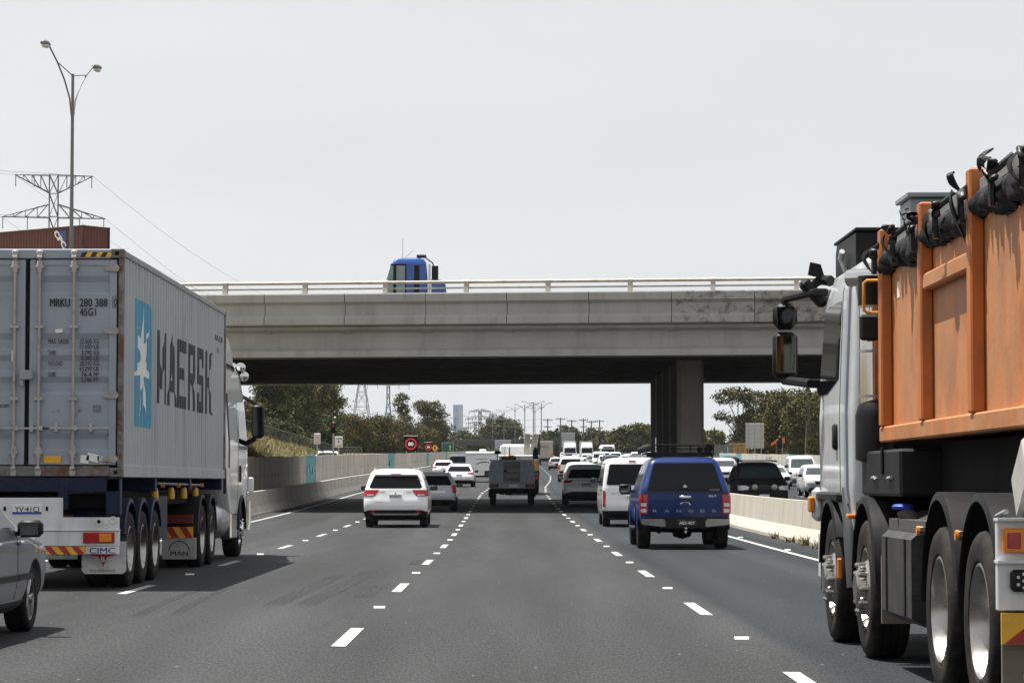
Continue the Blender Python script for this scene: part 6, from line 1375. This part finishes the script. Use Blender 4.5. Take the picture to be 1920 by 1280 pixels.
MB().prism([(-.5, .3), (-.12, .3), (-.12, .5), (-.3, .62), (-.5, .5)], 'y', -.026, -.021).build('shield', mat('shield_blue', (.03, .1, .4), .5), f); MB().prism([(.3, -.5), (.4, -.5), (.4, .1), (.5, .1), (.35, .35), (.2, .1), (.3, .1)], 'y', -.026, -.021).build('arrow', INKW, f)
t, zc = sign('stop_sign', 'small white sign with red words reading stop here on red signal', 595, 822.5, 150, .36, .58, 1); f = board(t, .37, .6, PLATE_W); f.location = (0, 0, zc)
for k, s in enumerate(('STOP', 'HERE', 'ON RED', 'SIGNAL')): text(s, .085, RED_P, f, (0, -.0245, .17 - k * .138), w=.28, align='CENTER', bold=.01)
t, zc = sign('lane_sign', 'white sign with black words form one lane beside the traffic signal', 635.3, 828.5, 170, .5, .72, 1); f = board(t, .5, .7, PLATE_W); f.location = (0, 0, zc)
for s, z in (('FORM', .17), ('1', -.06), ('LANE', -.3)): text(s, .12 if s != '1' else .17, INK, f, (0, -.0245, z), w=.38 if s != '1' else .06, align='CENTER', bold=.01)
p = at(625, 803, 165); zb = gz(p.x, 165); t = thing('traffic_signal', 'ramp traffic signal with dark red lamp on a thin pole', 'traffic light', (p.x, 165, zb)); zc = p.z - zb
MB().cyl((0, .1, -.3), (0, .1, zc + .5), .05, n=8).build('pole', STEEL, t); hd = MB().bb(-.14, .14, -.1, .06, zc - .3, zc + .3, .03).build('signal_head', BLACKM, t)
for k, m in enumerate((mat('lamp_dark_red', (.2, .02, .03), .3), BLACKM)): MB().lathe([(.1, -.14), (.09, -.11), (0, -.11)], 14, 'y', (0, 0, zc + .14 - k * .28)).build('lamp', m, hd)
MB().lathe([(0, .1), (.06, .06), (.06, 0), (0, -.05)], 10, 'z', (.1, .1, zc + .65)).build('camera_dome', INKW, t)
def sign_back(label, px, py, d, w, h, nx, ny, zb):
    t, zc = sign('road_sign', label, px, py, d, w, h, 3, zb=zb); f = board(t, w, h, SB, bev=.02); f.location = (0, .06, zc)
    for k in range(ny): z = -h / 2 + h * (k + .5) / ny; MB().bb(-w * .49, w * .49, -.06, -.022, z - .025, z + .025).build('stiffener', STEEL, f)
    for k in range(nx): x = -w / 2 + w * (k + .5) / nx; MB().bb(x - .03, x + .03, -.1, -.062, -h / 2, h / 2).build('upright', STEEL, f)
sign_back('large silver sign back with ribs beyond the far panel wall', 1415, 817, 290, 1.98, 2.75, 3, 6, gz(26.4, 290)); sign_back('big grid backed sign panel over the distant oncoming queue', 1065.5, 824.5, 700, 3.5, 3.8, 4, 5, 7.6); sign_back('small pale sign back left of the bridge pier', 1204.5, 829.5, 520, 1.6, 1.75, 2, 4, gz(25.5, 520))
sign_back('pale double panel sign back above the caravan', 943, 834, 560, 3.4, 2.0, 2, 3, zr(560))
# yellow kiosk, grey site fence, orange flags beyond the far wall
t = thing('kiosk', 'yellow roadside kiosk with flat roof beside the large sign back', 'building', (pX(1388, 310), 310, gz(26, 310)))
MB().bb(-.75, .75, 0, 1.2, 0, 1.75).build('wall', mat('kiosk_yellow', (.34, .2, .05), .7, var=.15), t); MB().bb(-1.1, .9, -.3, 1.4, 1.75, 1.85).build('roof', mat('kiosk_roof', (.4, .34, .25), .8), t)
for x in (-.45, .1): MB().bb(x, x + .3, -.02, 0, .3, 1.3).build('window', mat('kiosk_glass', (.2, .12, .05), .5), t)
t = thing('site_fence', 'grey panel fence between the bridge pier and the yellow kiosk', 'fence', (pX(1353, 320), 320, gz(26, 320)))
for k in range(4): MB().bb(-1.3 + k * .68, -.65 + k * .68, 0, .05, 0, 1.7).build('fence_panel', mat('fence_panel', (.14, .145, .15), .8), t)
for k, (px, py) in enumerate(((1455, 830), (1467, 826))):
    t = thing('safety_flag', ('limp orange flag in front of the pale trunked gum', 'upright orange flag beside the pale gum trunk')[k], 'flag', (pX(px, 262), 262, gz(26, 262))); z = pZ(py, 262) - gz(26, 262)
    MB().cyl((0, 0, 0), (0, 0, z + .3), .02, n=6).build('pole', STEEL, t)
    MB().grid([[(.0 + u * .5 * (-1 if k == 0 else .4), .06 * math.sin(u * 6), z + .28 - v * (.3 + .2 * k) - (.3 * u if k == 0 else 0)) for u in np.linspace(0, 1, 6)] for v in (0, .5, 1)]).build('cloth', mat('flag_orange', (.75, .13, .03), .8), t)

# ------------------------------------------------------------------ lamps, poles, pylons, wires
def lamp_post(label, x, d, zb, top, arms, group=None, thin=1.0, name='street_lamp'):
    t = thing(name, label, 'street lamp', (x, d, zb), group=group); h = top - zb; PM = mat('lamp_steel', (.17, .175, .18), .5, .6)
    MB().tube([(0, 0, -.5), (0, 0, h)], [.11 * thin, .062 * thin], 10).build('pole', PM, t, smooth=40)
    for ax, ay, up in arms:
        pts = [Vector((0, 0, h - 1.35))] + [Vector((ax * u ** 1.5, ay * u ** 1.5, h - 1.35 + (1.35 + up) * (u ** .7))) for u in (.25, .5, .75, 1)]
        a = MB().tube(pts, .035 * thin, 7).tube([(0, 0, h - .05), tuple(pts[3])], .022 * thin, 6).build('arm', PM, t, smooth=40); e = pts[-1]; dr = Vector((ax, ay, 0)).normalized()
        ang = math.atan2(ay, ax); M_ = Matrix.Rotation(ang, 3, 'Z')
        mb = MB().lathe([(0, -.05), (.06, 0), (.105, .2), (.095, .38), (.05, .47), (0, .49)], 12, 'x'); mb.v = [tuple(M_ @ Vector((p[0], p[1], p[2] * .75)) + e) for p in mb.v]; l = mb.build('lantern', mat('lantern_grey', (.2, .2, .2), .5), a, smooth=50)
        mb = MB().lathe([(0, .1), (.075, .16), (.085, .33), (.045, .41), (0, .42)], 12, 'x'); mb.v = [tuple(M_ @ Vector((p[0], p[1], p[2] * .8 - .06)) + e) for p in mb.v]; mb.build('lamp_bowl', LENS, l, smooth=50)
lamp_post('tall grey double armed street lamp rising behind the grey container', pX(131, 68.5), 68.5, gz(-11.4, 68.5), pZ(135, 68.5), ((-.3, -1.9, .45), (.3, 1.5, .45)), thin=.62)
for k, (px, py, d) in enumerate(((1000, 754, 500), (1015, 756.5, 525), (984, 759.5, 545), (1003, 764, 590), (965.7, 763.5, 655), (945, 769, 698), (923.7, 772, 715), (878.6, 779.5, 760), (854, 783, 785), (836, 785, 800))):
    p = at(px, py, d); lamp_post('slender double armed lamp column in the row beyond the box truck', p.x, d, zr(d) - .2, p.z, ((-1.7, .3, .15), (1.7, .3, .15)), 'row of far lamp columns', 1.25)
def pole(label, px, py, d, group):
    p = at(px, py, d); zb = 6.5; t = thing('power_pole', label, 'power pole', (p.x, d, zb), group=group); h = p.z - zb; m = mat('timber_pole', (.085, .08, .075), .9)
    MB().tube([(0, 0, -.5), (0, 0, h)], [.22, .15], 7).build('pole', m, t)
    for z, w in ((h - .4, 1.25), (h - 2.2, .95)):
        a = MB().bb(-w, w, -.08, .08, z - .08, z + .08).build('crossarm', m, t)
        for x in (-w * .9, -w * .4, w * .4, w * .9): MB().lathe([(.05, 0), (.07, .1), (.04, .25), (0, .26)], 6, 'z', (x, 0, z + .08)).build('insulator', m, a)
    return (p.x, d, p.z)
PP = [pole('timber power pole with two crossarms in the row by the far sign', px, py, 705, 'row of timber power poles') for px, py in ((1027, 785), (1051, 783), (1072, 787), (1108.7, 788.5), (1124, 787))]
pole('crooked timber power pole with wide triple crossarm', 1094, 784.5, 700, None)
PYM = mat('pylon_steel', (.10, .105, .115), .6, .5)
def pylon(label, x, d, zb, h, wid, arms, tiers=11, r_=.11):
    t = thing('lattice_pylon', label, 'pylon', (x, d, zb), (0, 0, R(12)), 'transmission pylons'); waist = .58
    def half(z):
        u = z / h
        return wid * (1 - u / waist) + wid * .17 * (u / waist) if u < waist else wid * .17
    S = ((-1, -1), (1, -1), (1, 1), (-1, 1)); zs = [h * (1 - (1 - k / tiers) ** 1.15) for k in range(tiers + 1)]; body = MB(); br = MB()
    for a, b in S: body.tube([(a * half(z), b * half(z), z) for z in (0, h * waist, h)], r_, 5)
    for z0, z1 in zip(zs[:-1], zs[1:]):
        a0, a1 = half(z0), half(z1)
        for k in range(4):
            p, q = S[k], S[(k + 1) % 4]
            br.tube([(p[0] * a0, p[1] * a0, z0), (q[0] * a1, q[1] * a1, z1)], r_ * .55, 4, False); br.tube([(q[0] * a0, q[1] * a0, z0), (p[0] * a1, p[1] * a1, z1)], r_ * .55, 4, False); br.tube([(p[0] * a1, p[1] * a1, z1), (q[0] * a1, q[1] * a1, z1)], r_ * .55, 4, False)
    body.build('legs', PYM, t); stuff(br.build('lattice', PYM, t)); tips = []
    for zf, w, dz in arms:
        z = h * zf; m = MB(); g = half(z)
        for s in (-1, 1):
            tip = Vector((s * w, 0, z)); tips.append(tip)
            for b in (-1, 1):
                m.tube([(s * g, b * g, z), tip], r_ * .8, 4); m.tube([(s * g, b * g, z + dz), tip], r_ * .8, 4)
                for u in (.25, .5, .75):
                    lo = Vector((s * g, b * g, z)).lerp(tip, u); hi = Vector((s * g, b * g, z + dz)).lerp(tip, max(0, u - .22)); m.tube([lo, hi], r_ * .5, 4, False); hi2 = Vector((s * g, b * g, z + dz)).lerp(tip, u); m.tube([lo, hi2], r_ * .5, 4, False)
            m.tube([(s * w * .97, 0, z), (s * w * .97, 0, z - 2.2)], r_ * .7, 4); m.tube([(s * w * .5, 0, z), (s * w * .5, 0, z - 2.2)], r_ * .7, 4)
        m.build('crossarm', PYM, t)
    Mx = Matrix.Rotation(R(12), 3, 'Z')
    return [Vector((x, d, zb)) + Mx @ q for q in tips]
d = 480; zt = pZ(326, d); A1 = pylon('tall lattice pylon with two long crossarms behind the street lamp', pX(97, d), d, 3, zt - 3, 4.6, (((pZ(407, d) - 3) / (zt - 3), 9.3, 2.4), ((zt - 3 - .1) / (zt - 3), 7.0, -3.2)))
A2 = pylon('lattice pylon with splayed legs seen under the overpass deck', pX(678, 900), 900, 6, 52, 5.0, ((.74, 9.3, 2.4), (.99, 7, -3.2))); A3 = pylon('slim lattice pylon with wide crossarm next to the slender gum', pX(728, 1350), 1350, 8, 58, 4.2, ((.74, 11, 2.4), (.97, 8, -3)), r_=.16)
A4 = pylon('far lattice pylon left of the round olive tree', pX(900, 2100), 2100, 8, pZ(769, 2100) - 8, 5.5, ((.72, 15, 3), (.86, 12, 3), (.98, 9, 2)), 9, .26); A5 = pylon('farthest small lattice pylon beside the glass tower', pX(891, 2500), 2500, 8, pZ(790, 2500) - 8, 5.5, ((.7, 11, 3), (.96, 9, 2)), 8, .25)
WM = mat('wire', (.1, .105, .11), .6, .5)
def wire(label, a, b, sag, r_, group='overhead power lines'):
    a, b = Vector(a), Vector(b); pts = [a.lerp(b, u) - Vector((0, 0, sag * 4 * u * (1 - u))) for u in np.linspace(0, 1, 15)]; o = pts[0]
    ob = MB().tube([p - o for p in pts], r_, 4, False).build('power_line', WM, None, loc=o); tag(ob, label, 'power line', group)
for q, (s, e) in enumerate(zip(A1, A2)): wire('thin power line hanging between the tall pylon and the next', s, e, 9, .028)
for s, e in zip(A2[:2], A3[:2]): wire('thin power line hanging between the two pylons under the deck', s, e, 9, .03)
for q, s in enumerate(A1): wire('thin power line leaving the tall pylon away from the freeway', s, s + Vector((-150, -330, 4)), 8, .025)
for q in range(len(PP) - 1): wire('low wire strung along the timber power poles', Vector(PP[q]) + Vector((0, 0, .0)), Vector(PP[q + 1]), .25, .03)
for dz in (0, -1.9): wire('long wire running out from the timber power poles', Vector(PP[0]) + Vector((0, 0, dz)), (pX(850, 720), 720, 20 + dz), .8, .03)

# ------------------------------------------------------------------ far footbridge and city towers
t = thing('footbridge', 'low dark distant bridge crossing the road crest', 'bridge', (0, 706, 0)); zb = pZ(834, 706)
MB().bb(-60, 16, 0, 3, zb, zb + 1.1).build('deck', mat('dark_bridge', (.05, .05, .052), .8), t); MB().bb(-60, 16, 0, .15, zb + 1.1, zb + 1.5).build('parapet', mat('dark_bridge2', (.08, .08, .085), .8), t)
for x in (-30, -13, 15): MB().bb(x, x + 1, .5, 2.5, 5, zb).build('pier', mat('dark_bridge', (.05, .05, .052), .8), t)
GT = mat('tower_glass', (.10, .17, .27), .3, .0, var=.1, scale=.02); GT2 = mat('tower_glass_pale', (.2, .27, .35), .35, var=.1, scale=.02); GTF = mat('tower_floor_band', (.16, .22, .3), .5)
def tower(label, x0, x1, ytop, d, depth, steps=(), m=GT):
    t = thing('office_tower', label, 'building', ((pX(x0, d) + pX(x1, d)) / 2, d, 5)); w = pX(x1, d) - pX(x0, d); h = pZ(ytop, d) - 5
    MB().bb(-w / 2, w / 2, 0, depth, 0, h, 1).build('wall', m, t)
    MB().bb(w * .12, w / 2 + .6, -.6, depth * .5, h * .35, h - 4).build('facade_bay', GT2, t)
    for a, b, yy in steps: MB().bb(pX(a, d) - t.location.x, pX(b, d) - t.location.x, -4, depth, 0, pZ(yy, d) - 5, 1).build('podium_block', m, t)
    k = 0; z = 30
    while z < h - 4: MB().bb(-w / 2 - .3, w / 2 + .3, -.35, 0, z, z + 1.1).build('floor_band', GTF, t); z += 11
tower('slim tall blue glass city tower on the skyline', 849.5, 867.5, 758, 5200, 30, ((858, 876, 801), (846, 853, 820)))
tower('broad stepped city tower on the skyline right of the slim one', 911, 936, 781, 5600, 30, ((916, 928, 775), (930, 940, 795)), GT2)
tower('small distant city block near the tall lamp columns', 977, 992, 818, 5400, 25)
# ------------------------------------------------------------------ haze
hz = MB().bb(-2600, 2600, -120, 6600, -2.5, 240).build('haze', None); stuff(hz); hz['label'] = 'thin pale summer haze over the whole freeway'; hz['category'] = 'haze'
hm = bpy.data.materials.new('haze'); hm.use_nodes = True; ht = hm.node_tree; ht.nodes.clear(); ho = ht.nodes.new('ShaderNodeOutputMaterial'); pv = ht.nodes.new('ShaderNodeVolumePrincipled'); pv.inputs['Color'].default_value = (.86, .92, 1, 1); pv.inputs['Density'].default_value = 4.5e-5; pv.inputs['Anisotropy'].default_value = .2
ht.links.new(pv.outputs[0], ho.inputs['Volume']); hz.data.materials.clear(); hz.data.materials.append(hm)
